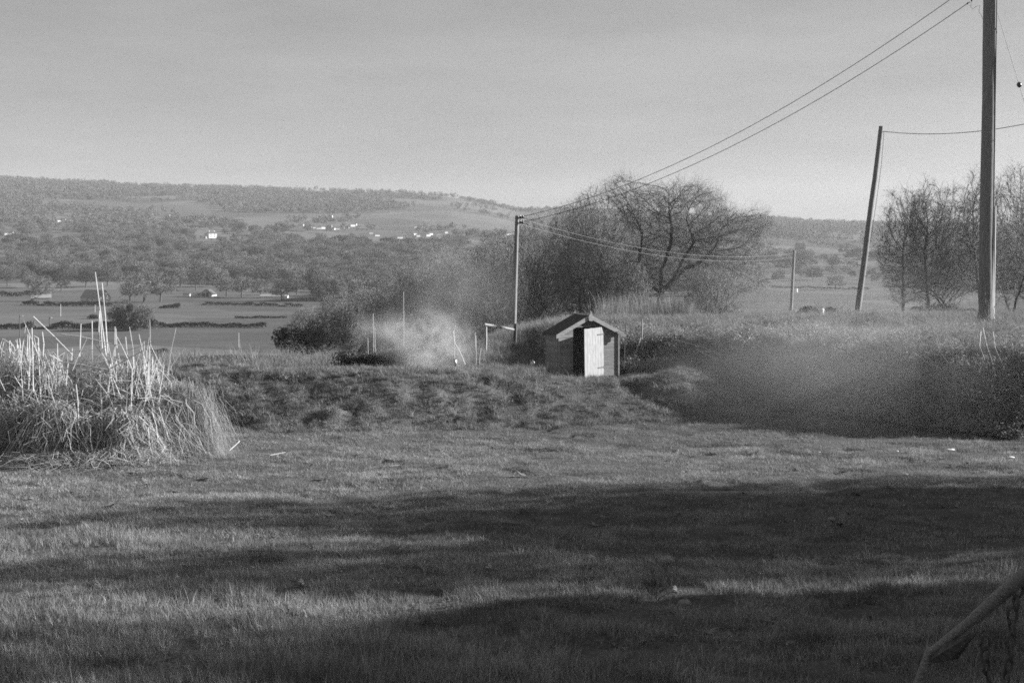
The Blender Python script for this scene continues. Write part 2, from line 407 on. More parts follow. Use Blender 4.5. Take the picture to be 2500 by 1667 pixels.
# ------------------------------------------------------------------ scatter by instancing (uncountable growth only)
def instancer(name, protos, pts, rot, scl, idx, mat=None):
    col = bpy.data.collections.new(name + '_kinds')
    for i, me in enumerate(protos):
        o = bpy.data.objects.new('%s_kind_%02d' % (name, i), me); col.objects.link(o)
    me = bpy.data.meshes.new(name); me.vertices.add(len(pts)); me.vertices.foreach_set('co', np.asarray(pts, np.float32).ravel())
    a = me.attributes.new('rot', 'FLOAT_VECTOR', 'POINT'); a.data.foreach_set('vector', np.asarray(rot, np.float32).ravel())
    a = me.attributes.new('scl', 'FLOAT_VECTOR', 'POINT'); a.data.foreach_set('vector', np.asarray(scl, np.float32).ravel())
    a = me.attributes.new('idx', 'INT', 'POINT'); a.data.foreach_set('value', np.asarray(idx, np.int32))
    o = link(name, me)
    ng = bpy.data.node_groups.new(name, 'GeometryNodeTree')
    ng.interface.new_socket('Geometry', in_out='INPUT', socket_type='NodeSocketGeometry')
    ng.interface.new_socket('Geometry', in_out='OUTPUT', socket_type='NodeSocketGeometry')
    n, l = ng.nodes, ng.links
    gi = n.new('NodeGroupInput'); go = n.new('NodeGroupOutput')
    mtp = n.new('GeometryNodeMeshToPoints'); l.new(gi.outputs[0], mtp.inputs[0])
    ci = n.new('GeometryNodeCollectionInfo'); ci.inputs['Collection'].default_value = col; ci.inputs['Separate Children'].default_value = True; ci.inputs['Reset Children'].default_value = True
    iop = n.new('GeometryNodeInstanceOnPoints'); iop.inputs['Pick Instance'].default_value = True
    def attr(nm, ty):
        q = n.new('GeometryNodeInputNamedAttribute'); q.data_type = ty; q.inputs[0].default_value = nm; return [s for s in q.outputs if s.enabled][0]
    l.new(mtp.outputs[0], iop.inputs['Points']); l.new(ci.outputs[0], iop.inputs['Instance'])
    l.new(attr('idx', 'INT'), iop.inputs['Instance Index'])
    e2r = n.new('FunctionNodeEulerToRotation'); l.new(attr('rot', 'FLOAT_VECTOR'), e2r.inputs[0]); l.new(e2r.outputs[0], iop.inputs['Rotation'])
    l.new(attr('scl', 'FLOAT_VECTOR'), iop.inputs['Scale'])
    l.new(iop.outputs[0], go.inputs[0])
    md = o.modifiers.new('scatter', 'NODES'); md.node_group = ng
    return o

def tuft(nb, h, spread, lean, width, mat, name, K=4):
    """a tuft of nb bent blades"""
    ang = rng.uniform(0, 2 * math.pi, nb); rr = spread * np.sqrt(rng.uniform(0, 1, nb))
    base = np.stack([rr * np.cos(ang), rr * np.sin(ang), np.full(nb, -.01)], 1)
    L = h * rng.uniform(.45, 1.15, nb); az = ang + rng.normal(0, 1.1, nb)
    ln = lean * rng.uniform(.2, 1.5, nb)
    t = np.linspace(0, 1, K)
    out = L[:, None] * ln[:, None] * t[None] ** 1.9
    up = L[:, None] * (t[None] - .28 * ln[:, None] * t[None] ** 2.4)
    pts = base[:, None] + np.stack([np.cos(az)[:, None] * out, np.sin(az)[:, None] * out, up], -1)
    sa = az + math.pi / 2 + rng.normal(0, .6, nb)
    side = np.stack([np.cos(sa), np.sin(sa), np.zeros(nb)], 1)
    w = width * rng.uniform(.6, 1.3, nb)[:, None] * np.array([1, .9, .6, .08][:K])[None] * .5
    mb = MB(); mb.strips(pts, side, w)
    return mb.mesh(name, mat)

HB_X = np.array([-40, -8, 0, 4.6, 9]); HB_Y = np.array([36.6, 37.5, 38.7, 40.2, 41.5])
def foot_right(x): return np.interp(x, [-2, 2, 3.5, 6.0, 7.6, 9.5, 12.7, 20, 40], [52, 48.5, 47.5, 46.0, 43.2, 40.2, 36.6, 36.2, 38])

def scatter_pts(n, y0, y1, margin=1.5, sx=.40):
    y = np.sqrt(rng.uniform(y0 ** 2, y1 ** 2, n)); x = rng.uniform(-1, 1, n) * (sx * y + margin); return x, y

def lawn_grass():
    protos = [tuft(44, .085, .15, .6, .0055, M_grass, 'grass_tuft') for _ in range(5)] + [tuft(40, .15, .13, .75, .006, M_grass, 'grass_tuft') for _ in range(4)] + [tuft(26, .12, .16, 1.1, .006, M_straw, 'grass_tuft') for _ in range(3)]
    x, y = scatter_pts(64000, 12.5, 43.5)
    yb = np.interp(x, HB_X, HB_Y)
    keep = (y < yb + .5) & (y < foot_right(x) + .3)
    # thin spots
    keep &= rng.uniform(0, 1, len(x)) < np.clip(3.2 * (fbm(x * .9, y * .9, 71, 4) - .28), .04, 1)
    x, y = x[keep], y[keep]
    rough = fbm(x * .35, y * .35, 75, 3) + np.clip((24 - y) / 22, -.25, .4)
    longer = rng.uniform(0, 1, len(x)) < np.clip((rough - .42) * 2.2, .04, .85)
    idx = np.where(longer, rng.integers(5, 9, len(x)), rng.integers(0, 5, len(x)))
    s = rng.uniform(.7, 1.25, len(x)) * (0.55 + .9 * fbm(x * 1.1, y * 1.1, 77, 3))
    s = s * np.interp(y, [14, 20, 28, 40], [1.2, 1.05, .8, .7]) * (.6 + .8 * fbm(x * .45, y * .45, 79, 3))
    dry = rng.uniform(0, 1, len(x)) < .05 + .25 * np.clip(fbm(x * .5, y * .7, 83, 3) - .55, 0, 1)
    idx = np.where(dry, rng.integers(9, 12, len(x)), idx)
    big = (rng.uniform(0, 1, len(x)) < .05) & (fbm(x * .6, y * .6, 89, 2) > .5); s = np.where(big, s * 1.7, s)
    pts = np.stack([x, y, G(x, y) - .005], 1)
    rot = np.stack([rng.normal(0, .12, len(x)), rng.normal(0, .12, len(x)), rng.uniform(0, 6.28, len(x))], 1)
    o = instancer('grass', protos, pts, rot, np.stack([np.ones(len(x)), np.ones(len(x)), s], 1), idx)
    tag(o, 'short winter grass covering the lawn', 'grass', None, 'stuff')
lawn_grass()

def weeds():
    def rosette(n, L):
        a = rng.uniform(0, 6.28, n); K = 4; t = np.linspace(0, 1, K); l_ = L * rng.uniform(.5, 1.2, n)
        pts = np.stack([np.cos(a)[:, None] * l_[:, None] * t, np.sin(a)[:, None] * l_[:, None] * t, l_[:, None] * (.55 * t - .35 * t ** 2)], -1)
        side = np.stack([-np.sin(a), np.cos(a), 0 * a], 1)
        return MB().strips(pts, side, l_[:, None] * np.array([.05, .16, .17, .02])[None]).mesh('weed', M_weed)
    def leaf():
        return MB().add([[-.03, 0, 0], [0, -.018, .006], [.035, 0, .012], [0, .02, .004]], [[0, 1, 2, 3]]).mesh('weed', M_straw)
    pr = [rosette(9, .09), rosette(12, .12), rosette(7, .07), leaf(), leaf()]
    x, y = scatter_pts(2600, 12.5, 38); k = fbm(x * .5, y * .5, 161, 3) > rng.uniform(.35, .65, len(x)); x, y = x[k], y[k]; n = len(x)
    idx = rng.choice([0, 1, 2, 3, 4], n, p=[.14, .08, .18, .3, .3]); s_ = rng.uniform(.7, 1.3, n)
    o = instancer('weeds', pr, np.stack([x, y, G(x, y) + np.where(idx > 2, .05, .02)], 1), np.stack([rng.normal(0, .2, n), rng.normal(0, .2, n), rng.uniform(0, 6.28, n)], 1), np.stack([s_, s_, s_], 1), idx)
    tag(o, 'scattered weeds and dead leaves in the lawn', 'weeds', None, 'stuff')
weeds()

def bank_grass():
    protos = [tuft(46, .15, .14, 1.0, .008, M_grass_bank, 'bank_grass_tuft') for _ in range(4)] + \
             [tuft(40, .09, .14, .9, .008, M_grass_bank, 'bank_grass_tuft') for _ in range(3)] + \
             [tuft(16, .36, .10, .6, .007, M_straw, 'bank_grass_tuft') for _ in range(2)]
    x, y = scatter_pts(42000, 36.3, 50, 1.5)
    yb = np.interp(x, HB_X, HB_Y)
    keep = (y > yb - .3) & (y < foot_right(x) + .6)
    keep &= rng.uniform(0, 1, len(x)) < 0.05 + 1.5 * np.clip(fbm(x * 1.3, y * 1.3, 81, 3) - .12, 0, 1) + (y > yb + 2.4) * .3
    x, y = x[keep], y[keep]
    idx = np.where(rng.uniform(0, 1, len(x)) < .025, rng.integers(7, 9, len(x)), rng.integers(0, 7, len(x)))
    s = rng.uniform(.5, 1.2, len(x)) * (.55 + .95 * fbm(x * .7, y * .9, 87, 3))
    # worn path is short
    pts = np.stack([x, y, G(x, y) - .01], 1)
    rot = np.stack([rng.normal(0, .25, len(x)), rng.normal(0, .25, len(x)), rng.uniform(0, 6.28, len(x))], 1)
    o = instancer('bank_grass', protos, pts, rot, np.stack([s, s, s], 1), idx)
    tag(o, 'tussocky grass on the bank below the shed', 'grass', None, 'stuff')
bank_grass()
print('ground', round(time.time() - T0, 1))

# ------------------------------------------------------------------ trees by space colonisation
def colonize(att, nodes, parents, step, di, dk, iters=90, trop=(0, 0, 0), jitter=.15):
    P_ = [np.array(p, float) for p in nodes]; par = list(parents)
    pos = np.array(P_)
    D = np.linalg.norm(att[:, None] - pos[None], axis=2); near = D.argmin(1); nd = D.min(1)
    trop = np.array(trop, float); nchild = {}
    for it in range(iters):
        act = nd < di
        if not act.any():
            if len(att) == 0: break
            k = nd.argmin(); act = np.zeros(len(att), bool); act[k] = True
        ids = near[act]
        vec = att[act] - pos[ids]; vec /= np.linalg.norm(vec, axis=1, keepdims=True) + 1e-9
        uq, inv = np.unique(ids, return_inverse=True)
        acc = np.zeros((len(uq), 3)); np.add.at(acc, inv, vec)
        ok = np.array([nchild.get(int(k), 0) < 4 for k in uq])
        uq, acc = uq[ok], acc[ok]
        if len(uq) == 0: break
        acc /= np.linalg.norm(acc, axis=1, keepdims=True) + 1e-9
        pdv = pos[uq] - pos[np.maximum(np.array(par)[uq], 0)]; pdv /= np.linalg.norm(pdv, axis=1, keepdims=True) + 1e-9
        acc += rng.normal(0, jitter, acc.shape) + trop + pdv * .55
        acc /= np.linalg.norm(acc, axis=1, keepdims=True) + 1e-9
        new = pos[uq] + acc * step
        for k in uq: nchild[int(k)] = nchild.get(int(k), 0) + 1
        base = len(pos); pos = np.vstack([pos, new]); par += [int(k) for k in uq]
        d = np.linalg.norm(att[:, None] - new[None], axis=2); m = d.min(1); a = d.argmin(1)
        b = m < nd; nd = np.where(b, m, nd); near = np.where(b, a + base, near)
        alive = nd > dk
        att, nd, near = att[alive], nd[alive], near[alive]
        if len(att) == 0: break
    return pos, np.array(par)

def radii(par, r0, e):
    n = len(par); acc = np.zeros(n); has = np.zeros(n, bool)
    r = np.zeros(n)
    for i in range(n - 1, -1, -1):
        r[i] = r0 if not has[i] else acc[i] ** (1 / e)
        p = par[i]
        if p >= 0: acc[p] += r[i] ** e; has[p] = True
    return r, has

def ellipsoid_pts(n, c, rad, hollow=0.0):
    v = rng.normal(size=(n, 3)); v /= np.linalg.norm(v, axis=1, keepdims=True)
    r = rng.uniform(hollow ** 3, 1, n) ** (1 / 3)
    return np.asarray(c) + v * r[:, None] * np.asarray(rad)

def grow_tree(lobes, trunk, natt, step, r0=.012, e=2.25, twigs=3, twl=.5, twr=.006, hollow=.35, trop=(0, 0, .12), di=None, split=.05, sub=2, jitter=.14, tw_up=.15, dkf=1.15):
    """lobes: list of (centre, radii, weight); trunk: list of polylines sharing the first root. returns trunk MB, crown MB"""
    w = np.array([k[2] for k in lobes], float); w /= w.sum()
    att = np.vstack([ellipsoid_pts(max(4, int(natt * k)), c, rd, hollow) for (c, rd, _), k in zip(lobes, w)])
    att = att[att[:, 2] > .25]
    nodes, par = [], []
    for line in trunk:
        line = [np.array(p, float) for p in line]; prev = -1
        if nodes:
            prev = int(np.argmin([np.linalg.norm(line[0] - q) for q in nodes]))
            line = line[1:] if np.linalg.norm(line[0] - nodes[prev]) < 1e-6 else line
        else:
            nodes.append(line[0]); par.append(-1); prev = 0; line = line[1:]
        for q in line:
            a = nodes[prev]; m = max(1, int(np.linalg.norm(q - a) / (step * 1.2)))
            for j in range(1, m + 1):
                nodes.append(a + (q - a) * j / m + (rng.normal(0, step * .10, 3) if j < m else 0)); par.append(prev); prev = len(nodes) - 1
    pos, par = colonize(att, nodes, par, step, di or step * 7, step * dkf, 130, trop, jitter)
    r, has = radii(par, r0, e)
    i = np.arange(1, len(pos)); p = par[1:]
    rp = np.minimum(r[p], r[i] * 1.7)
    thick = r[i] > split
    tr, cr = MB(), MB()
    # root flare
    tr.tubes(pos[p][thick], pos[i][thick], rp[thick], r[i][thick], 7)
    th = ~thick
    cr.tubes(pos[p][th], pos[i][th], rp[th], r[i][th], 4)
    cand = np.where(r < split * .8)[0]; cand = cand[cand > 0]
    dirs = pos - pos[np.maximum(par, 0)]; dirs /= np.linalg.norm(dirs, axis=1, keepdims=True) + 1e-9
    k = np.repeat(cand, twigs); n = len(k)
    if n:
        b = pos[k] - dirs[k] * step * rng.uniform(0, 1, n)[:, None]
        d = dirs[k] + rng.normal(0, .65, (n, 3)) + np.array([0, 0, tw_up]); d /= np.linalg.norm(d, axis=1, keepdims=True)
        L = twl * rng.uniform(.4, 1.2, n)[:, None]
        m = b + d * L * .55 ; d2 = d + rng.normal(0, .3, (n, 3)) + np.array([0, 0, tw_up * .7]); e_ = m + d2 * L * .5
        cr.ribbons(b, m, twr, twr * .8); cr.ribbons(m, e_, twr * .8, twr * .35)
        for _ in range(sub):
            f = rng.uniform(.3, 1, n)[:, None]; s0 = b + (e_ - b) * f
            d3 = d + rng.normal(0, .8, (n, 3)); cr.ribbons(s0, s0 + d3 * L * .33, twr * .7, twr * .3)
    return tr, cr

def place_tree(name, label, cat, loc, tr, cr, group=None, mats=None, rz=0, scale=1):
    t = thing(name, label, cat, loc, rz, group, scale)
    mats = mats or (M_bark, M_twig)
    if tr.n: tr.obj('trunk', mats[0], t, True)
    cr.obj('crown', mats[1], t)
    return t

def gl(u, d, dz=0.0):
    x = uX(u, d); return (x, d, Gz(x, d) + dz)

# --- the big oak behind the shed (two stems low down, limbs sweeping to the right)
def oak():
    d = 100.0; px = FPX / d
    loc = gl(1612, d, -.1); bz = loc[2]
    def L(u, v, dy=0): q = P(u, v, d); return np.array([q[0] - loc[0], dy, q[2] - bz])
    def lobe(u, v, ru, rv, ry, w): return (L(u, v), (ru / px, ry, rv / px), w)
    lobes = [lobe(1690, 535, 95, 85, 3.0, 3.2), lobe(1780, 590, 80, 75, 2.6, 2.4), lobe(1590, 520, 75, 70, 2.8, 2.2), lobe(1520, 470, 45, 40, 1.6, .8),
             lobe(1800, 680, 75, 45, 2.2, 1.1), lobe(1640, 640, 120, 70, 2.8, 1.8), lobe(1545, 690, 65, 60, 2.2, 1.0), lobe(1680, 475, 70, 28, 2, .8), lobe(1845, 545, 35, 35, 1.5, .4)]
    base = L(1618, 795)
    fork = L(1612, 715)
    trunk = [[base * [1, 1, 1], L(1614, 755), fork], [fork, L(1640, 690, .3), L(1668, 660, .4), L(1715, 640, .6), L(1750, 605, .8)],
             [fork, L(1612, 660, -.4), L(1634, 600, -.5), L(1640, 560, -.6), L(1632, 520, -.6)],
             [fork, L(1585, 690, .5), L(1562, 640, .7), L(1568, 590, .6)], [L(1640, 690, .3), L(1662, 640, -.6), L(1690, 590, -.9), L(1672, 540, -1)],
             [fork, L(1570, 725, -.7), L(1520, 715, -.9), L(1480, 700, -1)]]
    tr, cr = grow_tree(lobes, trunk, 10500, .28, r0=.0105, e=2.26, twigs=4, twl=.75, twr=.0056, split=.05, hollow=.5, sub=3, jitter=.10)
    tr.path([base + [0, 0, -.3], base + [0, 0, .25], L(1614, 755)], [.55, .42, .33], 9)
    place_tree('oak_tree', 'big spreading bare oak with dark sweeping limbs behind the shed', 'tree', loc, tr, cr)
oak()

def generic_tree(d, u, vb, top_v, half_u, seed_natt, label, name='bare_tree', group=None, lean=0.0, low=.25, stems=1, dens=1.0, stepf=.025, cl=.55, mats=None, up=.12, sub=2):
    """rounded bare tree whose crown fills u +- half_u, from vb (base) up to top_v"""
    px = FPX / d
    x = uX(u, d); bz = P(u, vb, d)[2]; loc = (x, d, bz); H = (vb - top_v) / px; W = half_u / px
    lobes = [((lean * W * .3, 0, H * cl), (W * .95, W * .8, H * (.99 - cl)), 3)]
    for k in range(6):
        a = rng.uniform(0, 6.28)
        lobes.append(((math.cos(a) * W * .55, math.sin(a) * W * .4, H * rng.uniform(cl - .3, .82)), (W * .42, W * .42, H * .2), .8))
    tk = []
    fork = np.array([lean * W * .1, 0, H * low])
    for s in range(stems):
        o = np.array([rng.normal(0, .06), rng.normal(0, .06), 0]) * H * (stems > 1)
        tk.append([np.array([0, 0, -.3]) if s == 0 else np.array([0, 0, -.3]), fork * [1, 1, .5] + o * 1.2, fork + o * 3, fork * 1.6 + o * 5])
    step = H * stepf
    tr, cr = grow_tree(lobes, tk, int(seed_natt * dens * 1.7), step, r0=max(.009, H * .0010), e=2.46, twigs=4, twl=H * .065, twr=max(.006, .30 / px * .30), split=H * .006, hollow=.3, trop=(0, 0, up), sub=sub)
    t = place_tree(name, label, 'tree' if 'bush' not in name else 'bush', loc, tr, cr, group, mats)
    return t

def ztrees():
    # second crown left of the oak and the thicket running downhill to the left
    generic_tree(104, 1475, 800, 446, 100, 3800, 'rounded bare tree crowding the left side of the big oak', lean=-.3)
    generic_tree(112, 1400, 815, 492, 86, 3300, 'bare tree between the fence pole and the big oak crown', low=.18, stems=2)
    generic_tree(118, 1320, 835, 528, 92, 3200, 'twiggy bare tree just right of the pole behind the fence', low=.18, stems=2)
    generic_tree(124, 1225, 850, 556, 88, 2500, 'twiggy bare tree straight behind the pole with insulators', low=.2, stems=2)
    generic_tree(130, 1065, 860, 596, 84, 2300, 'bare tree with crooked dark limbs rising above the bonfire smoke', low=.35)
    generic_tree(128, 1140, 860, 600, 70, 1500, 'low bare tree standing behind the drifting smoke', low=.25, stems=2)
    generic_tree(140, 985, 868, 668, 62, 1300, 'small bare tree on the left flank of the smoke', low=.3)
    generic_tree(138, 905, 866, 700, 70, 1500, 'bare tree with an open dark crown beside the smoke', low=.28)
    generic_tree(146, 832, 866, 712, 60, 1300, 'bare tree in the middle of the downhill hedgerow', low=.2, stems=3)
    generic_tree(150, 765, 860, 748, 66, 1500, 'bare spreading bush tree near the hedgerow end', low=.15, stems=3)
    generic_tree(98, 1425, 815, 560, 75, 1500, 'low bare tree tucked under the left edge of the oak crown', low=.15, stems=3, cl=.48, dens=1.35)
    generic_tree(104, 1345, 835, 590, 70, 1500, 'twiggy low tree behind the left slope of the shed roof', low=.12, stems=3, cl=.48, dens=1.35)
    generic_tree(106, 1280, 845, 600, 70, 1500, 'twiggy low tree right against the slim pole', low=.12, stems=3, cl=.48, dens=1.35)
    generic_tree(112, 1195, 855, 620, 75, 1500, 'twiggy low tree left of the slim pole', low=.12, stems=3, cl=.48, dens=1.35)
    generic_tree(118, 1110, 862, 640, 70, 1300, 'low bare tree wrapped in the rising smoke', low=.12, stems=3, cl=.48, dens=1.35)
    generic_tree(126, 1020, 866, 640, 70, 1400, 'bare tree behind the left part of the smoke', low=.15, stems=3, cl=.48, dens=1.35)
    generic_tree(132, 950, 868, 690, 70, 1300, 'low twiggy tree where smoke meets the hedgerow', low=.12, stems=3, cl=.48, dens=1.35)
    generic_tree(136, 870, 868, 735, 65, 1300, 'low twiggy tree in the hedgerow next to the open dark crown', low=.12, stems=3, cl=.48, dens=1.35)
    generic_tree(140, 800, 866, 745, 60, 1200, 'low twiggy tree in the hedgerow above the dark leafy bush', low=.12, stems=3, cl=.48, dens=1.35)
    generic_tree(92, 1740, 800, 650, 80, 1500, 'low twiggy tree under the right side of the oak', low=.12, stems=3, cl=.48, dens=.7)
    generic_tree(96, 1535, 805, 640, 60, 1300, 'low twiggy tree just left of the oak trunk', low=.12, stems=3, cl=.48, dens=.6)
    # right-hand group of slender trees
    generic_tree(78, 2205, 770, 452, 66, 1700, 'slender bare tree beside the leaning pole', low=.3, up=.25, cl=.52, dens=.8)
    generic_tree(76, 2268, 772, 432, 62, 1700, 'bare tree in the right-hand group with twin straight trunks', low=.28, stems=2, up=.3, cl=.52, dens=.8)
    generic_tree(80, 2330, 772, 440, 60, 1600, 'bare tree just left of the tall near pole', low=.25, stems=2, up=.3, cl=.52, dens=.8)
    generic_tree(74, 2395, 774, 408, 62, 1500, 'tallest bare tree standing behind the tall near pole', low=.3, stems=2, up=.35, cl=.52, dens=.8)
    generic_tree(77, 2470, 774, 398, 60, 1700, 'bare tree just right of the tall near pole', low=.25, stems=3, up=.35, cl=.52, dens=.8)
    generic_tree(82, 2535, 774, 420, 60, 1300, 'bare tree cut by the right edge of the picture', low=.25, stems=2, up=.3, cl=.52, dens=.8)
ztrees()
print('trees', round(time.time() - T0, 1))

# ------------------------------------------------------------------ leafy masses: bushes, hedges
def leaf_cloud(n, lobes, size, flat=.5):
    w = np.array([k[2] for k in lobes], float); w /= w.sum()
    p = np.vstack([ellipsoid_pts(max(3, int(n * k)), c, rd, .55) for (c, rd, _), k in zip(lobes, w)])
    a = rng.normal(size=(len(p), 3)); a /= np.linalg.norm(a, axis=1, keepdims=True); b = np.cross(a, rng.normal(size=(len(p), 3))); b /= np.linalg.norm(b, axis=1, keepdims=True)
    s = size * rng.uniform(.5, 1.3, len(p))[:, None]
    v = np.stack([p - a * s, p + b * s * flat, p + a * s, p - b * s * flat], 1)
    mb = MB(); mb.add(v.reshape(-1, 3), np.arange(4)[None] + (np.arange(len(p)) * 4)[:, None]); return mb

def bush(name, label, d, u, vb, top_v, half_u, n, mat, size, group=None, twigs=True):
    px = FPX / d; q = P(u, vb, d); H = (vb - top_v) / px; W = half_u / px
    lobes = [((0, 0, H * .40), (W * .62, W * .6, H * .42), 2)]
    for k in range(16):
        a = rng.uniform(0, 6.28); q_ = rng.uniform(.15, .32); lobes.append(((math.cos(a) * W * rng.uniform(.4, .95), math.sin(a) * W * .6, H * rng.uniform(.1, .88) * (1.1 - .35 * abs(math.cos(a)))), (W * q_, W * q_, H * q_ * .8), .55))
    t = thing(name, label, 'bush', q, 0, group)
    mb = leaf_cloud(n, lobes, size)
    nt_ = 500; st_ = ellipsoid_pts(nt_, (0, 0, H * .45), (W * .8, W * .7, H * .45), .5); dr_ = st_ - np.array([0, 0, H * .2]); dr_ /= np.linalg.norm(dr_, axis=1, keepdims=True); dr_ += rng.normal(0, .35, dr_.shape)
    mb.ribbons(st_, st_ + dr_ * H * .24 * rng.uniform(.4, 1.2, nt_)[:, None], size * .16, size * .05); mb.v = [np.maximum(v, [-1e9, -1e9, -.2]) for v in mb.v]
    mb.obj('crown', mat, t)
    tk = MB(); 
    for k in range(5):
        a = rng.uniform(0, 6.28); tk.path([[0, 0, -.2], [math.cos(a) * W * .25, math.sin(a) * W * .25, H * .4], [math.cos(a) * W * .5, math.sin(a) * W * .5, H * .75]], [H * .02, H * .014, H * .006], 5)
    tk.obj('stem', M_bark, t)
    return t

bush('dark_bush', 'dark leafy bush at the foot of the downhill hedgerow', 142, 742, 866, 782, 78, 4200, M_ever, .12)
bush('dark_bush', 'dark low bush between the hedgerow and the bonfire smoke', 120, 925, 868, 818, 60, 5000, M_ever, .10)
bush('dark_bush', 'dark rounded bush on the bank top behind the white marker post', 57, 2015, 800, 745, 85, 7000, M_hedge, .05)
bush('dark_bush', 'dark bush under the oak just right of the shed roof', 96, 1640, 800, 752, 70, 4000, M_ever, .07)
bush('dark_bush', 'dark tangled bush behind the left side of the shed roof', 88, 1340, 850, 772, 70, 5000, M_hedge, .07)
bush('dark_bush', 'dark shrubby growth filling the gap behind the fence rail', 92, 1215, 860, 790, 75, 5000, M_hedge, .07)
bush('dark_bush', 'dark undergrowth at the feet of the slender trees', 74, 2300, 785, 735, 90, 5000, M_hedge, .05)

def hedge(name, label, pts, height, width, n, mat, size, group='field hedges in the valley'):
    """clipped hedge running through ground points [(x,y),...]"""
    pts = np.array(pts, float); seg = np.linalg.norm(np.diff(pts, axis=0), axis=1); cum = np.concatenate([[0], np.cumsum(seg)])
    t = rng.uniform(0, cum[-1], n); x = np.interp(t, cum, pts[:, 0]); y = np.interp(t, cum, pts[:, 1])
    hv = height * (.25 + 1.5 * fbm(t / (height * 2.6), t * 0 + pts[0, 0], 91, 4)) * np.where(vnoise(t / (height * 5), t * 0 + pts[0, 1], 97) < .16, .35, 1)
    h = hv * np.sqrt(rng.uniform(0, 1, n)); a = rng.uniform(0, 6.28, n); wv = width * np.sqrt(rng.uniform(0.1, 1, n)) * (1 - .4 * h / (height * 1.3))
    p = np.stack([x + np.cos(a) * wv, y + np.sin(a) * wv, G(x, y) + h - .1], 1)
    a_ = rng.normal(size=(n, 3)); a_ /= np.linalg.norm(a_, axis=1, keepdims=True); b = np.cross(a_, rng.normal(size=(n, 3))); b /= np.linalg.norm(b, axis=1, keepdims=True)
    s = size * rng.uniform(.5, 1.3, n)[:, None]
    org = np.array([pts[0, 0], pts[0, 1], Gz(*pts[0])])
    v = np.stack([p - a_ * s, p + b * s * .6, p + a_ * s, p - b * s * .6], 1) - org
    mb = MB(); mb.add(v.reshape(-1, 3), np.arange(4)[None] + (np.arange(n) * 4)[:, None])
    o = mb.obj(name, mat); o.location = org
    return tag(o, label, 'hedge', group)

def vd(v): return (EYE + 35) * FPX / (v - HOR)   # distance of a valley-floor row
def hv(u, v): d = vd(v); return (uX(u, d), d)

hedge('hedge', 'long dark field hedge running behind the tall reed stalks', [hv(-60, 804), hv(150, 803), hv(385, 802)], 3.0, 1.4, 5000, M_hedge, .5)
hedge('hedge', 'field hedge continuing from the dark round bush to the right', [hv(385, 799), hv(520, 799), hv(650, 800)], 2.2, 1.2, 3000, M_hedge, .45)
hedge('hedge', 'dark garden hedge in front of the thatched cottage', [hv(55, 745), hv(160, 747), hv(275, 748)], 2.6, 1.2, 2600, M_hedge, .5)
hedge('hedge', 'short hedge piece between the cottage and the gabled bungalow', [hv(390, 752), hv(440, 752)], 2.2, 1.2, 900, M_hedge, .5)
hedge('hedge', 'long low hedge in front of the gabled bungalow', [hv(495, 744), hv(620, 746), hv(740, 749)], 1.8, 1.1, 2600, M_hedge, .45)
hedge('hedge', 'dark hedge at the left picture edge above the cottage garden', [hv(-60, 725), hv(85, 723)], 3.4, 1.4, 1800, M_hedge, .6)
hedge('hedge', 'thin straight hedge across the field left of the hedgerow', [hv(575, 777), hv(700, 776)], 1.1, .8, 1200, M_hedge, .4)
hedge('hedge', 'dark upper hedge below the first woods', [hv(100, 652), hv(290, 660)], 4.0, 2.2, 1500, M_hedge, .9)
hedge('hedge', 'dark short hedge in the pale strips beyond the bungalow', [hv(700, 686), hv(760, 686)], 3.2, 2, 900, M_hedge, .8)
hedge('hedge', 'low hedge at the lower field corner by the reeds', [hv(360, 862), hv(410, 864)], 1.4, .8, 900, M_hedge, .3)
hedge('hedge', 'distant hedge line crossing the slope right of the oak', [hv(1880, 712), hv(2120, 716)], 1.6, 1.2, 1200, M_hedge, .5)

def far_d(u, v):
    ds = np.linspace(1450, 4250, 300); x = uX(u, ds); vv = HOR + (EYE - G(x, ds)) * FPX / ds
    return float(ds[np.argmin(np.abs(vv - v))])
def hs(u, v): d = far_d(u, v); return (uX(u, d), d)
hedge('hedge', 'upper hedgerow slanting down the slope right of the oak', [hs(1850, 568), hs(1960, 588), hs(2090, 612)], 6.5, 4, 1600, M_hedge, 1.3)
hedge('hedge', 'lower hedgerow slanting down the slope right of the oak', [hs(1850, 605), hs(1970, 628), hs(2100, 655)], 5, 3, 1600, M_hedge, 1.1)
hedge('hedge', 'dark slanting hedgerow in the middle valley below the village', [hs(785, 590), hs(860, 597), hs(960, 618)], 9, 6, 2200, M_hedge, 1.6)
hedge('hedge', 'straight dark hedgerow under the right village cluster', [hs(930, 592), hs(1010, 592), hs(1120, 594)], 5, 4, 1800, M_hedge, 1.4)
# near dark hedge behind the bank
def nh(u, v, d): return (uX(u, d), d)
hedge('garden_hedge', 'low rough hedge behind the grassy bank crest', [nh(460, 0, 53), nh(700, 0, 53), nh(930, 0, 52)], .6, .6, 5000, M_weed, .06, None)
hedge('garden_hedge', 'darkest clipped hedge end beside the bonfire smoke', [nh(835, 0, 50.5), nh(1015, 0, 50.5)], 1.0, .6, 12000, M_hedge, .04, None)

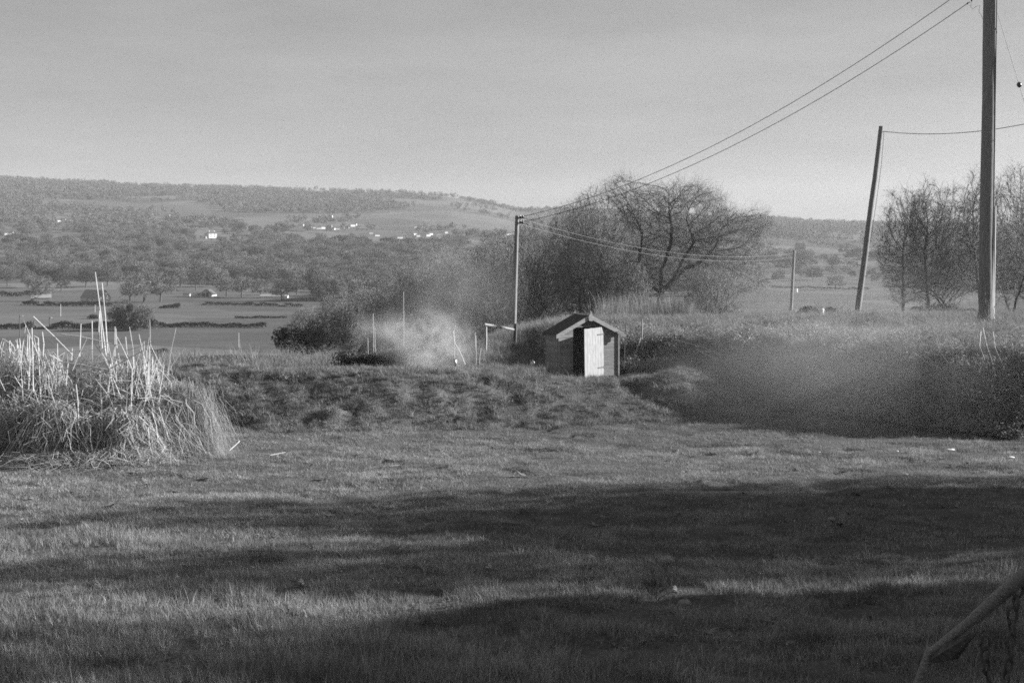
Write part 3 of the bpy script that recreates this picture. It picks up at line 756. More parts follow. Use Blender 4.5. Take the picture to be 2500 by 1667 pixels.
# ------------------------------------------------------------------ far trees
def far_protos():
    out = []
    for k in range(7):
        H = 1.0; W = rng.uniform(.38, .55)
        lobes = [((rng.normal(0, .08), 0, .52), (W * .75, W * .75, .42), 2.2)] + [((math.cos(a) * W * rng.uniform(.4, .9), math.sin(a) * W * .7, rng.uniform(.15, .85)), (W * rng.uniform(.2, .45),) * 2 + (rng.uniform(.1, .22),), .6) for a in rng.uniform(0, 6.28, 8)]
        tr, cr = grow_tree(lobes, [[(0, 0, -.05), (0, 0, .2)]], 520, .045, r0=.0035, e=2.3, twigs=4, twl=.10, twr=.0045, split=.011, hollow=.3, sub=2)
        out.append((tr.mesh('trunk', M_bark, True), cr.mesh('crown', M_twig_far)))
    return out
FAR = far_protos()
def low_protos():
    """very far trees: loose puffs of twigs"""
    out = []
    for k in range(6):
        W = rng.uniform(.4, .6)
        lobes = [((0, 0, .55), (W, W, .42), 2)] + [((math.cos(a) * W * .6, math.sin(a) * W * .6, rng.uniform(.3, .8)), (W * .4, W * .4, .22), .7) for a in rng.uniform(0, 6.28, 4)]
        mb = leaf_cloud(220, lobes, .075, .45); mb.tubes([[0, 0, -.1]], [[0, 0, .5]], [.03], [.015], 4)
        out.append(mb.mesh('far_tree', M_twig_hill))
    return out
LOW = low_protos()

def merged(tr, cr):
    me = bpy.data.meshes.new('woodland_tree')
    return me

def far_tree(u, vb, d, h, label, k=None, group='bare trees in the valley', wid=1.0):
    k = rng.integers(0, len(FAR)) if k is None else k
    q = P(u, vb, d) if vb else None
    x = uX(u, d); z = Gz(x, d)
    t = thing('bare_tree', label, 'tree', (x, d, z), rng.uniform(0, 6.28), group, h); t.scale = (h * wid, h * wid, h)
    link('trunk', FAR[k][0], t); link('crown', FAR[k][1], t)
    return t

def pv(v): return vd(v)
ft = [(18, 705, 15, 'bare tree on the pale strip at the left picture edge'), (70, 708, 14, 'bare tree on the pale strip second from the left edge'),
      (100, 735, 17, 'bare tree left of the thatched cottage, over its garden hedge'), (150, 715, 17, 'tall bare tree shading the left end of the thatched roof'),
      (185, 690, 19, 'dark bare tree standing above the thatched cottage roof'), (210, 708, 17, 'bare tree rising right behind the thatched roof'),
      (262, 706, 15, 'bare tree behind the white gable of the cottage'), (296, 690, 20, 'bare tree with clear trunk in the pale field above the cottage'),
      (318, 742, 19, 'bare tree over the white gable, right of the chimney'), (352, 738, 20, 'bare tree between cottage and bungalow, left one of the pair'),
      (392, 737, 20, 'bare tree between cottage and bungalow, right one of the pair'), (440, 708, 17, 'bare tree rising behind the white outhouse wall'),
      (478, 712, 17, 'bare tree directly behind the gabled bungalow'), (520, 706, 16, 'bare tree behind the right end of the bungalow'),
      (553, 724, 15, 'bare tree right of the bungalow, nearest to its gable'), (590, 726, 16, 'bare tree second to the right of the bungalow'),
      (636, 727, 14, 'small bare tree above the long low hedge'), (688, 735, 15, 'bare tree above the right end of the long low hedge'),
      (725, 720, 16, 'bare tree over the hedgerow in the middle valley'), (420, 690, 18, 'bare tree in the second row above the bungalow outhouse'),
      (560, 686, 18, 'bare tree in the second row above the bungalow'), (640, 690, 18, 'bare tree in the pale strips beyond the bungalow'),
      (240, 668, 18, 'bare tree on the upper pale strip above the cottage'), (120, 662, 20, 'bare tree at the left end of the upper dark hedge'),
      (30, 655, 20, 'bare tree above the pale strip at the far left'), (790, 735, 17, 'bare tree peeping over the downhill hedgerow'),
      (850, 722, 17, 'bare tree above the hedgerow left of the smoke'), (345, 665, 20, 'bare tree above the pale fields in the wood edge'),
      (2040, 716, 12, 'small bare tree on the far field right of the oak'), (1985, 700, 13, 'small bare tree beyond the short pole')]
for u, v, h, lb in ft:
    far_tree(u, 0, pv(v), h, lb, wid=rng.uniform(.9, 1.25))

tdb = far_tree(345, 0, pv(800), 11, 'pale twiggy tree rising out of the dark round bush in the field', wid=1.3)
far_tree(300, 0, pv(797), 13, 'pale twiggy tree left of the one in the dark round bush', wid=1.2)
bush('dark_bush', 'dark round bush in the field behind the reed stalks', pv(806), 318, 807, 740, 52, 4500, M_ever, .55)
bush('dark_bush', 'dark pointed bush left of the round field bush', pv(778), 228, 778, 766, 14, 500, M_ever, .4)

vill = [(735, 552), (748, 548), (758, 557), (768, 558), (778, 559), (788, 559), (800, 560), (806, 555), (812, 561), (822, 560), (834, 558), (845, 557), (860, 553), (866, 551), (878, 556), (807, 531)]
vill2 = [(905, 571), (920, 577), (965, 583), (976, 582), (988, 580), (1003, 578), (1012, 574), (1020, 578), (1032, 577), (1044, 577), (1050, 574), (1060, 582), (1072, 574), (1080, 571), (1088, 570), (1015, 557), (1031, 557), (1118, 567)]
vill3 = [(1240, 574), (1252, 572), (1260, 570), (1282, 569)]
vill4 = [(144, 541), (155, 540), (164, 541), (318, 544), (376, 524), (410, 528), (18, 574), (28, 573), (516, 549)]
WH = [(735, 885, 548, 562), (900, 1095, 566, 584), (1235, 1290, 566, 576), (138, 172, 525, 543), (310, 325, 540, 546), (370, 415, 520, 530), (10, 35, 570, 576), (476, 534, 572, 604)]
def clear_of_houses(u, d):
    x = uX(u, d); v = HOR + (EYE - G(x, d)) * FPX / d
    ok = np.ones(len(u), bool)
    for a, b, c, e in WH: ok &= ~((u > a - 6) & (u < b + 6) & (v > c - 1) & (v < e + 15) & (rng.uniform(0, 1, len(u)) < .93))
    return ok
def woodland():
    pts, sc_, idx = [], [], []
    n = 9000
    d = np.exp(rng.uniform(math.log(900), math.log(2300), n)); u = rng.uniform(-250, 2750, n)
    x = uX(u, d)
    cover = fbm(x / 150, d / 230, 101, 3)
    line = np.abs(vnoise(x / 240, d / 200, 105) - .5) < .05
    keep = (cover > .485) | line
    keep &= ~((u > 1830) & (u < 2170) & (d < 1600) & (cover < .6))
    keep &= ~((d < 1150) & (cover < .54) & ~line)
    keep &= ~((u > 1790) & (u < 2260) & ((cover < .66) | (d < 1500)) & (rng.uniform(0, 1, n) < .93))
    keep &= clear_of_houses(u, d) & ~((d < 1100) & (u < 770))
    x, d = x[keep], d[keep]
    h = rng.uniform(6.5, 17, len(x))
    me = [m[1] for m in FAR]
    o = instancer('woodland', me, np.stack([x, d, G(x, d)], 1), np.stack([0 * x, 0 * x, rng.uniform(0, 6.28, len(x))], 1), np.stack([h * 1.15, h * 1.15, h], 1), rng.integers(0, len(me), len(x)))
    tag(o, 'bare winter woods covering the lower slopes of the valley', 'woods', None, 'stuff')
    n = 15000
    d = rng.uniform(2200, 4380, n); u = rng.uniform(-250, 2750, n); x = uX(u, d)
    cover = fbm(x / 420, d / 520, 111, 3); line = np.abs(vnoise(x / 300, d / 330, 115) - .5) < .035
    crest = d > 4200
    keep = (cover > .53) | line | (crest & (rng.uniform(0, 1, n) < .75))
    keep &= clear_of_houses(u, d) & ~((u > 1790) & (u < 2260) & (d < 3500) & (cover < .64) & (rng.uniform(0, 1, n) < .8))
    x, d = x[keep], d[keep]; h = rng.uniform(8, 15, len(x))
    h = np.where(d > 4200, h * rng.uniform(.6, 1.2, len(x)), h)
    o = instancer('hillside_woods', LOW, np.stack([x, d, G(x, d) - .5], 1), np.stack([0 * x, 0 * x, rng.uniform(0, 6.28, len(x))], 1), np.stack([h * 1.1, h * 1.1, h], 1), rng.integers(0, len(LOW), len(x)))
    tag(o, 'woods and hedgerows patching the long far hill', 'woods', None, 'stuff')
woodland()
print('woods', round(time.time() - T0, 1))

# ------------------------------------------------------------------ houses
def gable_roof(mb, w, dp, h, rh, over=.3, th=.2):
    """ridge along x"""
    for s in (-1, 1):
        e = np.array([[-w / 2 - over, s * (dp / 2 + over), h - over * rh / (dp / 2)], [w / 2 + over, s * (dp / 2 + over), h - over * rh / (dp / 2)], [w / 2 + over, 0, h + rh], [-w / 2 - over, 0, h + rh]])
        t = e + [0, 0, th]; v = np.vstack([e, t])
        mb.add(v, [[0, 1, 2, 3], [7, 6, 5, 4], [0, 4, 5, 1], [1, 5, 6, 2], [2, 6, 7, 3], [3, 7, 4, 0]])

def house_walls(mb, w, dp, h, rh):
    a, b = w / 2, dp / 2
    v = [[-a, -b, -1], [a, -b, -1], [a, b, -1], [-a, b, -1], [-a, -b, h], [a, -b, h], [a, b, h], [-a, b, h], [-a, 0, h + rh], [a, 0, h + rh]]
    mb.add(v, [[0, 1, 5, 4], [2, 3, 7, 6], [1, 2, 6, 5], [3, 0, 4, 7]], [[5, 6, 9], [7, 4, 8]])

def house(name, label, u, v, d, w, dp, h, rh, rz, wall=None, roof=None, chim=(), wins=(), group=None, cat='house'):
    x = uX(u, d); z = P(u, v, d)[2]
    t = thing(name, label, cat, (x, d, z), rz, group)
    mb = MB(); house_walls(mb, w, dp, h, rh); mb.obj('wall', wall or M_wallw, t)
    mb = MB(); gable_roof(mb, w, dp, h, rh); r = mb.obj('roof', roof or M_roof, t)
    for cx in chim: MB().box((cx, 0, h + rh + .5), (.9, .8, 2.0)).obj('chimney', M_wallw, r)
    for (face, a, zz, ww, hh) in wins:
        if face == 'f': c, s = (a, -dp / 2 - .02, zz), (ww, .08, hh)
        elif face == 'r': c, s = (w / 2 + .02, a, zz), (.08, ww, hh)
        else: c, s = (-w / 2 - .02, a, zz), (.08, ww, hh)
        MB().box(c, s).obj('window', M_glass, t)
    return t

# thatched cottage: long thatch slope to the camera, white gable at the right end
dC = vd(737)
house('cottage', 'long thatched cottage with white gable end and white chimney', 233, 737, dC, 19, 8, 2.8, 4.6, R(-36), M_wallw, M_thatch, (6.5,), [('f', -3, 1.5, 1.2, 1), ('f', 2, 1.5, 1.2, 1)])
house('outbuilding', 'low pale-roofed outbuilding left of the thatched cottage', 100, 735, vd(735), 12, 6, 2.2, 2.0, R(20), M_stone, M_thatch, (), [], None, 'building')
dB = vd(723)
house('bungalow', 'gabled bungalow with glazed gable end facing us', 508, 727, dB, 11, 8.5, 2.4, 3.2, R(82), M_wallg, M_roof, (), [('l', -1.4, 2.4, 1.7, 3.0), ('l', 1.2, 2.2, 2.2, 2.4)])
house('outhouse', 'small white walled outhouse left of the gabled bungalow', 456, 724, dB, 4.5, 3.5, 2.0, .9, R(5), M_wallw, M_roof, (), [], None, 'building')
house('outbuilding', 'low dark-roofed link building beside the gabled bungalow', 482, 725, dB * 1.005, 6, 4, 1.8, 1.1, R(0), M_wallg, M_roof, (), [], None, 'building')
house('white_house', 'bright white farmhouse on the slope above the woods', 517, 580, 1900, 11.5, 7, 5.6, 2.2, R(36), M_wallw, M_roof, (-3.5, 3.5), [('f', -2.6, 1.5, 1.3, 1.3), ('f', 2.6, 1.5, 1.3, 1.3), ('f', -2.6, 4.1, 1.3, 1.2), ('f', 2.6, 4.1, 1.3, 1.2)])
house('white_house_wing', 'low white wing beside the bright farmhouse', 497, 581, 1905, 9, 5, 2.4, 1.2, R(36), M_wallw, M_roof, (), [], None, 'building')
house('farm_building', 'long pale barn roof beyond the long low hedge', 670, 729, vd(727), 18, 8, 1.6, 1.4, R(3), M_wallw, M_thatch, (), [], None, 'building')

protoh = None
ORD = ['first', 'second', 'third', 'fourth', 'fifth', 'sixth', 'seventh', 'eighth', 'ninth', 'tenth', 'eleventh', 'twelfth', 'thirteenth', 'fourteenth', 'fifteenth', 'sixteenth', 'seventeenth', 'eighteenth']
for grp, lst, lb in (('village_a', vill, 'small white house from the left in the left cluster of the far village'), ('village_b', vill2, 'small white house from the left in the right cluster of the far village'),
                     ('village_c', vill3, 'small white house from the left beside the slim pole with insulators'), ('scattered', vill4, 'lone white speck of a house from the left on the far hillside')):
    lst = sorted(lst)
    for iu, (u, v) in enumerate(lst):
        d = far_d(u, v); x = uX(u, d); w = rng.uniform(5.5, 10)
        if protoh is None:
            mb = MB(); house_walls(mb, 1, .7, .42, .25); WM = mb.mesh('wall', M_wallw); mb = MB(); gable_roof(mb, 1, .7, .42, .25, .02, .02); RM = mb.mesh('roof', M_roof); protoh = True
        t = thing('village_house', ORD[iu] + ' ' + lb, 'house', (x, d, Gz(x, d)), rng.uniform(-.2, .8), {'village_a': 'houses of the left village cluster', 'village_b': 'houses of the right village cluster', 'village_c': 'houses beside the pole', 'scattered': 'scattered hillside houses'}[grp])
        t.scale = (w, 7, rng.uniform(4.5, 7)); link('wall', WM, t); link('roof', RM, t)

# ------------------------------------------------------------------ shed
def shed():
    d0 = 44.6; px = FPX / d0
    phi = R(24)
    cx = uX(1362, d0); zb = 0.80
    # origin: left front corner; local x along the front to the right, local y back
    t = thing('garden_shed', 'small weathered wooden garden shed with open white door on the bank', 'shed', (cx, d0, zb), phi)
    W = 2.16; D = .85; EH = 1.36; RH = 1.88; mid = W / 2
    zt = lambda x: EH + (RH - EH) * (1 - abs(x - mid) / mid)
    ox0, ox1, oh = .52, 1.58, 1.58      # door opening
    nb = 12; bh = EH / nb
    def board(x0, x1, z, h, y, th=.018, tilt=.003, parent=t, mat=M_board, clip=True):
        """shiplap board on the front: lower edge stands proud"""
        z1 = z + h * 1.02
        def xt(zz, lo, hi):
            if zz <= EH: return lo, hi
            k = (zz - EH) / (RH - EH) * mid; return max(lo, k), min(hi, W - k)
        a0, a1 = xt(z, x0, x1); b0, b1 = xt(min(z1, RH - .02), x0, x1)
        if a1 - a0 < .02 or b1 - b0 < .01: return
        v = [[a0, y - th - tilt, z], [a1, y - th - tilt, z], [a1, y, z], [a0, y, z], [b0, y - th, z1], [b1, y - th, z1], [b1, y, z1], [b0, y, z1]]
        MB().add(v, [[0, 3, 2, 1], [4, 5, 6, 7], [0, 1, 5, 4], [1, 2, 6, 5], [2, 3, 7, 6], [3, 0, 4, 7]]).obj('board', mat, parent)
    z = 0.0
    while z < RH - .05:
        if z < oh - .03:
            board(.045, ox0, z, bh, 0); board(ox1, W - .045, z, bh, 0)
        else: board(0, W, z, bh, 0)
        z += bh
    # left side wall boards, right side, back
    for k in range(nb):
        z = k * bh
        for xx, s in ((0, -1), (W, 1)):
            v = [[xx + s * .023, 0, z], [xx + s * .023, D, z], [xx, D, z], [xx, 0, z], [xx + s * .02, 0, z + bh * 1.02], [xx + s * .02, D, z + bh * 1.02], [xx, D, z + bh * 1.02], [xx, 0, z + bh * 1.02]]
            MB().add(v, [[0, 1, 2, 3], [7, 6, 5, 4], [0, 4, 5, 1], [1, 5, 6, 2], [2, 6, 7, 3], [3, 7, 4, 0]]).obj('board', M_board, t)
    mb = MB(); b = [[0, D, -.1], [W, D, -.1], [W, D, EH], [mid, D, RH], [0, D, EH]]
    mb.add(b + [[p[0], p[1] + .03, p[2]] for p in b], [[0, 1, 6, 5]], [[0, 1, 2], [0, 2, 3], [0, 3, 4], [5, 7, 6], [5, 8, 7], [5, 9, 8]]); mb.obj('back_wall', M_board_lift, t)
    MB().box((mid, D / 2, -.03), (W - .08, D - .08, .05)).obj('floor', M_board_lift, t)
    # corner posts and door frame
    for xx in (.022, W - .022): MB().box((xx, -.018, EH / 2 - .06), (.05, .07, EH + .1)).obj('corner_post', M_board, t)
    for xx in (ox0 - .012, ox1 + .03): MB().box((xx, .03, oh / 2), (.04, .07, oh)).obj('door_post', M_board, t)
    MB().box(((ox0 + ox1) / 2, -.018, oh + .015), (ox1 - ox0 + .1, .05, .05)).obj('door_head', M_board, t)
    # roof
    ov, ovf, th = .10, .12, .035
    sl = (RH - EH) / mid
    roof = None
    for s in (-1, 1):
        xe = mid + s * (mid + ov); ze = EH - ov * sl
        lo = np.array([[xe, -ovf, ze + .03], [xe, D + .1, ze + .03], [mid, D + .1, RH + .03], [mid, -ovf, RH + .03]])
        v = np.vstack([lo, lo + [0, 0, th]])
        o = MB().add(v, [[0, 1, 2, 3], [7, 6, 5, 4], [0, 4, 5, 1], [1, 5, 6, 2], [2, 6, 7, 3], [3, 7, 4, 0]]).obj('roof_slope', M_felt, t)
        # bargeboards front and back
        for yy, nm in ((-ovf - .025, 'bargeboard'), (D + .1, 'bargeboard')):
            w_ = .12; zz = np.array([[xe + s * .02, yy, ze - .075], [mid + s * .004, yy, RH - .055], [mid + s * .004, yy, RH + .085], [xe + s * .02, yy, ze + .05]])
            v = np.vstack([zz, zz + [0, .022, 0]])
            MB().add(v, [[0, 1, 2, 3], [7, 6, 5, 4], [0, 4, 5, 1], [1, 5, 6, 2], [2, 6, 7, 3], [3, 7, 4, 0]]).obj(nm, M_barge, t)
    # lower extension patch on the right bargeboard
    MB().box((W + .02, -ovf - .052, EH - .035), (.32, .02, .10), M=np.array([[math.cos(-.44), 0, math.sin(.44)], [0, 1, 0], [math.sin(-.44), 0, math.cos(.44)]])).obj('bargeboard_patch', M_board, t)
    # ridge strip and finials
    MB().path([[mid, -ovf, RH + .07], [mid, D * .5, RH + .055], [mid, D + .1, RH + .075]], .018, 6).obj('ridge_strip', M_barge, t)
    for yy, w_, h_ in ((-ovf - .055, .085, .27), (D + .13, .08, .24)):
        v = np.array([[-w_ * .8, 0, -.13], [w_ * .6, 0, -.15], [w_ * .75, 0, .0], [w_ * .35, 0, h_ * .55], [w_ * .45, 0, h_ * .7], [0, 0, h_ * .5], [-w_, 0, 0]])
        v = v + [mid, yy, RH + .03]; k = len(v); vv = np.vstack([v, v + [0, .03, 0]])
        MB().add(vv, [[i, (i + 1) % k, (i + 1) % k + k, i + k] for i in range(k)], [[0, i + 1, i] for i in range(1, k - 1)] + [[k, k + i, k + i + 1] for i in range(1, k - 1)]).obj('finial', M_barge, t)
    # door, hinged at the right of the opening, standing open towards us
    LW = 1.02; th_ = R(27)
    dr = link('door', None, t); dr.location = (ox1, -.045, .02); dr.rotation_euler = (0, R(-1.2), th_); dr.empty_display_size = .1
    xs_ = np.linspace(0, LW, 8)
    for i in range(7):
        top = oh - .03 - (.10 if i == 0 else 0) * 0
        MB().box((-(xs_[i] + xs_[i + 1]) / 2, -.012 - rng.uniform(0, .005), top / 2), (LW / 7 - .006, .02, top - rng.uniform(0, .02))).obj('plank', M_door, dr)
    for zz in (.25, oh / 2, oh - .25): MB().box((-LW / 2, .012, zz), (LW * .92, .025, .1)).obj('ledge', M_board_lift, dr)
    for zz in (.27, oh - .26):
        MB().box((-.16, -.031, zz), (.34, .008, .035)).box((.01, -.02, zz), (.03, .03, .09)).obj('hinge', M_iron, dr)
    # sill board leaning at the left wall
    return t
shed()
# plank leaning on the shed's left side
def plank():
    p0 = P(1338, 905, 45.2); p1 = P(1350, 812, 45.5)
    o = MB().path([p0, (p0 + p1) / 2, p1], [.07, .065, .055], 4).obj('leaning_plank', M_post)
    tag(o, 'pale plank leaning against the left side of the shed', 'plank')
plank()

# ------------------------------------------------------------------ poles and wires
def pole(name, label, base, top, r0, r1, mat, insul=(), n=12):
    base = np.array(base, float); top = np.array(top, float)
    t = thing(name, label, 'pole', base)
    k = np.linspace(-.04, 1, 9)[:, None]; pts = (top - base) * k + rng.normal(0, r0 * .05, (9, 3)) * (k > 0)
    MB().path(pts, np.linspace(r0, r1, 9), n).obj('shaft', mat, t, True)
    for off, ln in insul:
        q = top - base + np.array(off, float)
        s = MB(); s.path([q * [0, 0, 1] + [(top - base)[0], (top - base)[1], 0], q], .018, 6); s.obj('bracket', M_iron, t)
        MB().path([q + [0, 0, -.02], q + [0, 0, .04], q + [0, 0, .08], q + [0, 0, .14]], [.05, .07, .045, .03], 8).obj('insulator', M_porcelain, t, True)
    return t

def wire(name, label, a, b, sag, r, mat=M_wire, n=28, extra=None, group=None):
    a = np.array(a, float); b = np.array(b, float); k = np.linspace(0, 1, n)[:, None]
    pts = a + (b - a) * k; pts[:, 2] -= sag * 4 * (k * (1 - k))[:, 0]
    o = MB().path(pts - a, r, 5).obj(name, mat); o.location = a
    return tag(o, label, 'wire', group)

# big near pole
dBP = 48.7
bb = P(2405, 868, dBP); bb[2] = Gz(bb[0], dBP) - .2
bt = P(2419, -120, dBP)
big = pole('utility_pole', 'tall stout wooden pole rising out of the brambles near the right edge', bb, bt, .252, .215, M_pole, n=16)
# cable guard and cable down its lit side
kk = np.linspace(0.02, 1, 12)[:, None]
axis = bt - bb
MB().path(axis * kk + [.17, -.175, 0], .022, 6).obj('cable', M_wire, big, True)
MB().path(axis * np.linspace(.02, .33, 5)[:, None] + [.262, -.06, 0], .034, 6).obj('cable_guard', M_wire_al, big, True)
arm_c = P(2419, -75, dBP) - bb
MB().box(arm_c + [-.35, -.2, 0], (1.9, .1, .12)).obj('cross_arm', M_pole_dark, big)
for uu, vv in ((2372, 2), (2362, 9)):
    q = P(uu, vv, dBP - .2) - bb; MB().path([q + [0, 0, -.035], q, q + [0, 0, .035]], [.015, .03, .015], 7).obj('wire_clamp', M_porcelain, big)
loop = [P(2372, 2, dBP - .2), P(2369, 18, dBP - .2), P(2375, 23, dBP - .2), P(2382, 17, dBP - .2), P(2392, 14, dBP - .2), P(2390, 30, dBP - .2), P(2396, 38, dBP - .15), P(2402, 55, dBP - .1)]
MB().path(np.array(loop) - bb, .006, 5).obj('jumper_lead', M_wire, big)
# dead climbing stems at its foot
for k in range(9):
    q = np.array([rng.uniform(-.3, .3), -.22 - rng.uniform(0, .15), .15]); pts = [q]
    for j in range(6): q = q + np.array([rng.normal(0, .07), rng.normal(0, .03), rng.uniform(.08, .24)]); pts.append(q)
    MB().path(np.array(pts), np.linspace(.012, .005, 7), 4).obj('dead_ivy_stem', M_straw, big)
stay0, stay1 = P(2433, 25, dBP + .1), P(2530, 345, dBP - 1.5)
w_ = wire('stay_wire', 'stay wire with round insulator beside the tall near pole', stay0, stay1, 0, .010)
ins = P(2486, 210, dBP - .75) - stay0
sp_ = stay1 - stay0; sp_ /= np.linalg.norm(sp_); ins = sp_ * np.dot(ins, sp_)
MB().path([ins - sp_ * .10, ins - sp_ * .06, ins, ins + sp_ * .06, ins + sp_ * .10], [.02, .07, .085, .07, .02], 10).obj('insulator', M_porcelain, w_, True)

# pole with insulators behind the fence
d1 = 70.0
p1b = P(1253, 868, d1); p1t = P(1262, 527, d1)
pole('utility_pole', 'slim pole with paired insulators standing behind the fence rail', p1b, p1t, .125, .095, M_pole, insul=(((.16, -.1, -.12), .1), ((.30, -.1, -.12), .1), ((.16, -.1, -.37), .1), ((.30, -.1, -.37), .1)))
# leaning pole
d2 = 58.0
p2b = P(2089, 800, d2); p2t = P(2152, 308, d2)
lp = pole('utility_pole', 'leaning bare pole left of the slender trees', p2b, p2t, .135, .095, M_pole)
cab = [P(2158, 322, d2 - .1), P(2152, 400, d2 - .1), P(2140, 490, d2 - .1), P(2125, 590, d2 - .1)]
MB().path(np.array(cab) - p2b, .010, 5).obj('cable', M_wire, lp)
# short pole
d3 = 102.0
p3b = P(1929, 792, d3); p3t = P(1939, 612, d3)
pole('utility_pole', 'short thin pole right of the oak on the bank top', p3b, p3t, .12, .095, M_pole)
wire('overhead_wire', 'lower of the two wires from the near pole to the slim pole', P(2368, 5, dBP - .2), P(1268, 543, d1 - .1), 1.15, .0125)
wire('overhead_wire', 'upper of the two wires from the near pole to the slim pole', P(2415, -70, dBP - .2), P(1266, 531, d1 - .1), 1.25, .0125)
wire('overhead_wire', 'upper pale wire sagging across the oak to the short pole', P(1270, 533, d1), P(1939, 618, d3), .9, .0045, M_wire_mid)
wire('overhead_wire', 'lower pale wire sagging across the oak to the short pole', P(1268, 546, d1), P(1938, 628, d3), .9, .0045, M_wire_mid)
wire('overhead_wire', 'single wire from the leaning pole top towards the right edge', P(2155, 321, d2), P(2620, 275, 48), .35, .013)

# little field poles in the valley
def fpole(u, vt, vb, d, r, label, mat=M_pole_dark, arm=0, box=False):
    b = P(u, vb, d); t_ = P(u, vt, d)
    t = pole('field_pole', label, b, t_, r, r * .8, mat, n=6)
    if arm: MB().box((0, 0, (t_ - b)[2] - .5), (arm, .25, .25)).obj('cross_arm', M_white, t)
    if box: MB().box((1.0, -.3, (t_ - b)[2] - 4.2), (1.0, .8, 1.9)).obj('transformer', M_wallg, t)
    return t
fpole(48, 768, 825, vd(825), .20, 'dark field pole with pale crossarm left of the reeds', arm=2.6)
fpole(121, 773, 803, vd(800), .26, 'field pole carrying a transformer box before the long hedge', arm=2.0, box=True)
fpole(148, 742, 772, vd(772), .14, 'thin pale field pole below the thatched cottage hedge', M_wire_al)
fpole(232, 744, 762, vd(762), .14, 'thin pale pole under the thatched cottage', M_wire_al)
fpole(583, 812, 848, vd(848), .12, 'thin pale field pole left of the dark hedgerow bush', M_wire_al)
fpole(693, 712, 735, vd(735), .2, 'small field pole above the long low hedge')
print('poles', round(time.time() - T0, 1))

# ------------------------------------------------------------------ fence, posts, canes behind the bank
def stick(name, label, pts, r, mat, cat, n=6, group=None):
    pts = np.array(pts, float); o = MB().path(pts - pts[0], r, n).obj(name, mat); o.location = pts[0]; return tag(o, label, cat, group)

fr = thing('rail_fence', 'wooden rail on two posts in front of the slim pole', 'fence', P(1185, 880, 55))
o_ = P(1185, 880, 55)
MB().path(np.array([P(1185, 885, 55), P(1186, 840, 55), P(1186, 792, 55)]) - o_, .055, 7).obj('post', M_post, fr)
MB().path(np.array([P(1257, 880, 56), P(1257, 840, 56), P(1259, 790, 56)]) - o_, .07, 7).obj('post', M_pole_dark, fr)
MB().path(np.array([P(1183, 792, 54.9), P(1215, 797, 55.3), P(1254, 805, 55.8)]) - o_, .05, 7).obj('rail', M_post, fr)
stick('fence_post', 'pale thin post by the smoke, left of the rail fence', [P(1169, 915, 50), P(1171, 870, 50), P(1174, 850, 50)], .03, M_post, 'post')
stick('fence_post', 'pale upright post to the right of the shed', [P(1568, 915, 48.5), P(1567, 840, 48.5), P(1568, 779, 48.5)], [.035, .035, .03], M_post, 'post')
stick('fence_brace', 'diagonal brace against the post right of the shed', [P(1538, 910, 48), P(1550, 870, 48.2), P(1564, 824, 48.4)], .03, M_post, 'post')
stick('fence_post', 'thin stake close to the right corner of the shed', [P(1524, 900, 46.6), P(1526, 840, 46.6), P(1527, 791, 46.6)], .018, M_post, 'post')
ct = thing('cane_frame', 'bent garden cane frame standing in the smoke', 'cane frame', P(1108, 905, 49)); oc = P(1108, 905, 49)
for pts in ([P(1110, 908, 49), P(1109, 850, 49), P(1107, 808, 49), P(1112, 795, 49)], [P(1112, 795, 49), P(1100, 815, 49.3), P(1090, 832, 49.5)], [P(1107, 808, 49), P(1110, 838, 48.7), P(1122, 858, 48.5), P(1136, 890, 48.4)], [P(1165, 830, 49.5), P(1161, 822, 49.5), P(1160, 812, 49.5)]):
    if pts[0][0] > P(1150, 0, 49)[0]: continue
    MB().path(np.array(pts) - oc, .017, 5).obj('cane', M_cane, ct)
for u, vt, vb, d, lb in ((985, 713, 905, 60, 'tall thin pale cane rising through the smoke'), (911, 765, 900, 58, 'pale cane left of the smoke beside the low bush'), (898, 825, 900, 55, 'short pale cane at the clipped hedge'),
                         (915, 800, 905, 53, 'pale cane standing over the clipped hedge end'), (1160, 812, 905, 50, 'short double cane left of the rail fence'), (1162, 820, 905, 50.4, 'second cane of the pair left of the rail fence')):
    stick('garden_cane', lb, [P(u, vb, d), P(u + 1, (vb + vt) / 2, d), P(u, vt, d)], .014, M_cane, 'cane')

def blob(name, label, c, size, mat, cat, seed=0, sub=2):
    """irregular lump from a displaced sphere"""
    n, m = 9, 12; th = np.linspace(0, math.pi, n); ph = np.arange(m) * 2 * math.pi / m
    T, Ph = np.meshgrid(th, ph, indexing='ij')
    r = 1 + .5 * (fbm(T * 1.6 + seed, Ph * 1.2, 131 + seed, 3) - .5) + .25 * (vnoise(np.cos(Ph) * 2 + seed, T * 2, 7 + seed) - .5)
    v = np.stack([np.sin(T) * np.cos(Ph) * r * size[0], np.sin(T) * np.sin(Ph) * r * size[1], np.cos(T) * r * size[2]], -1).reshape(-1, 3)
    q = [[i * m + j, (i + 1) * m + j, (i + 1) * m + (j + 1) % m, i * m + (j + 1) % m] for i in range(n - 1) for j in range(m)]
    o = MB().add(v, q).obj(name, mat, None, True); o.location = c; return tag(o, label, cat)

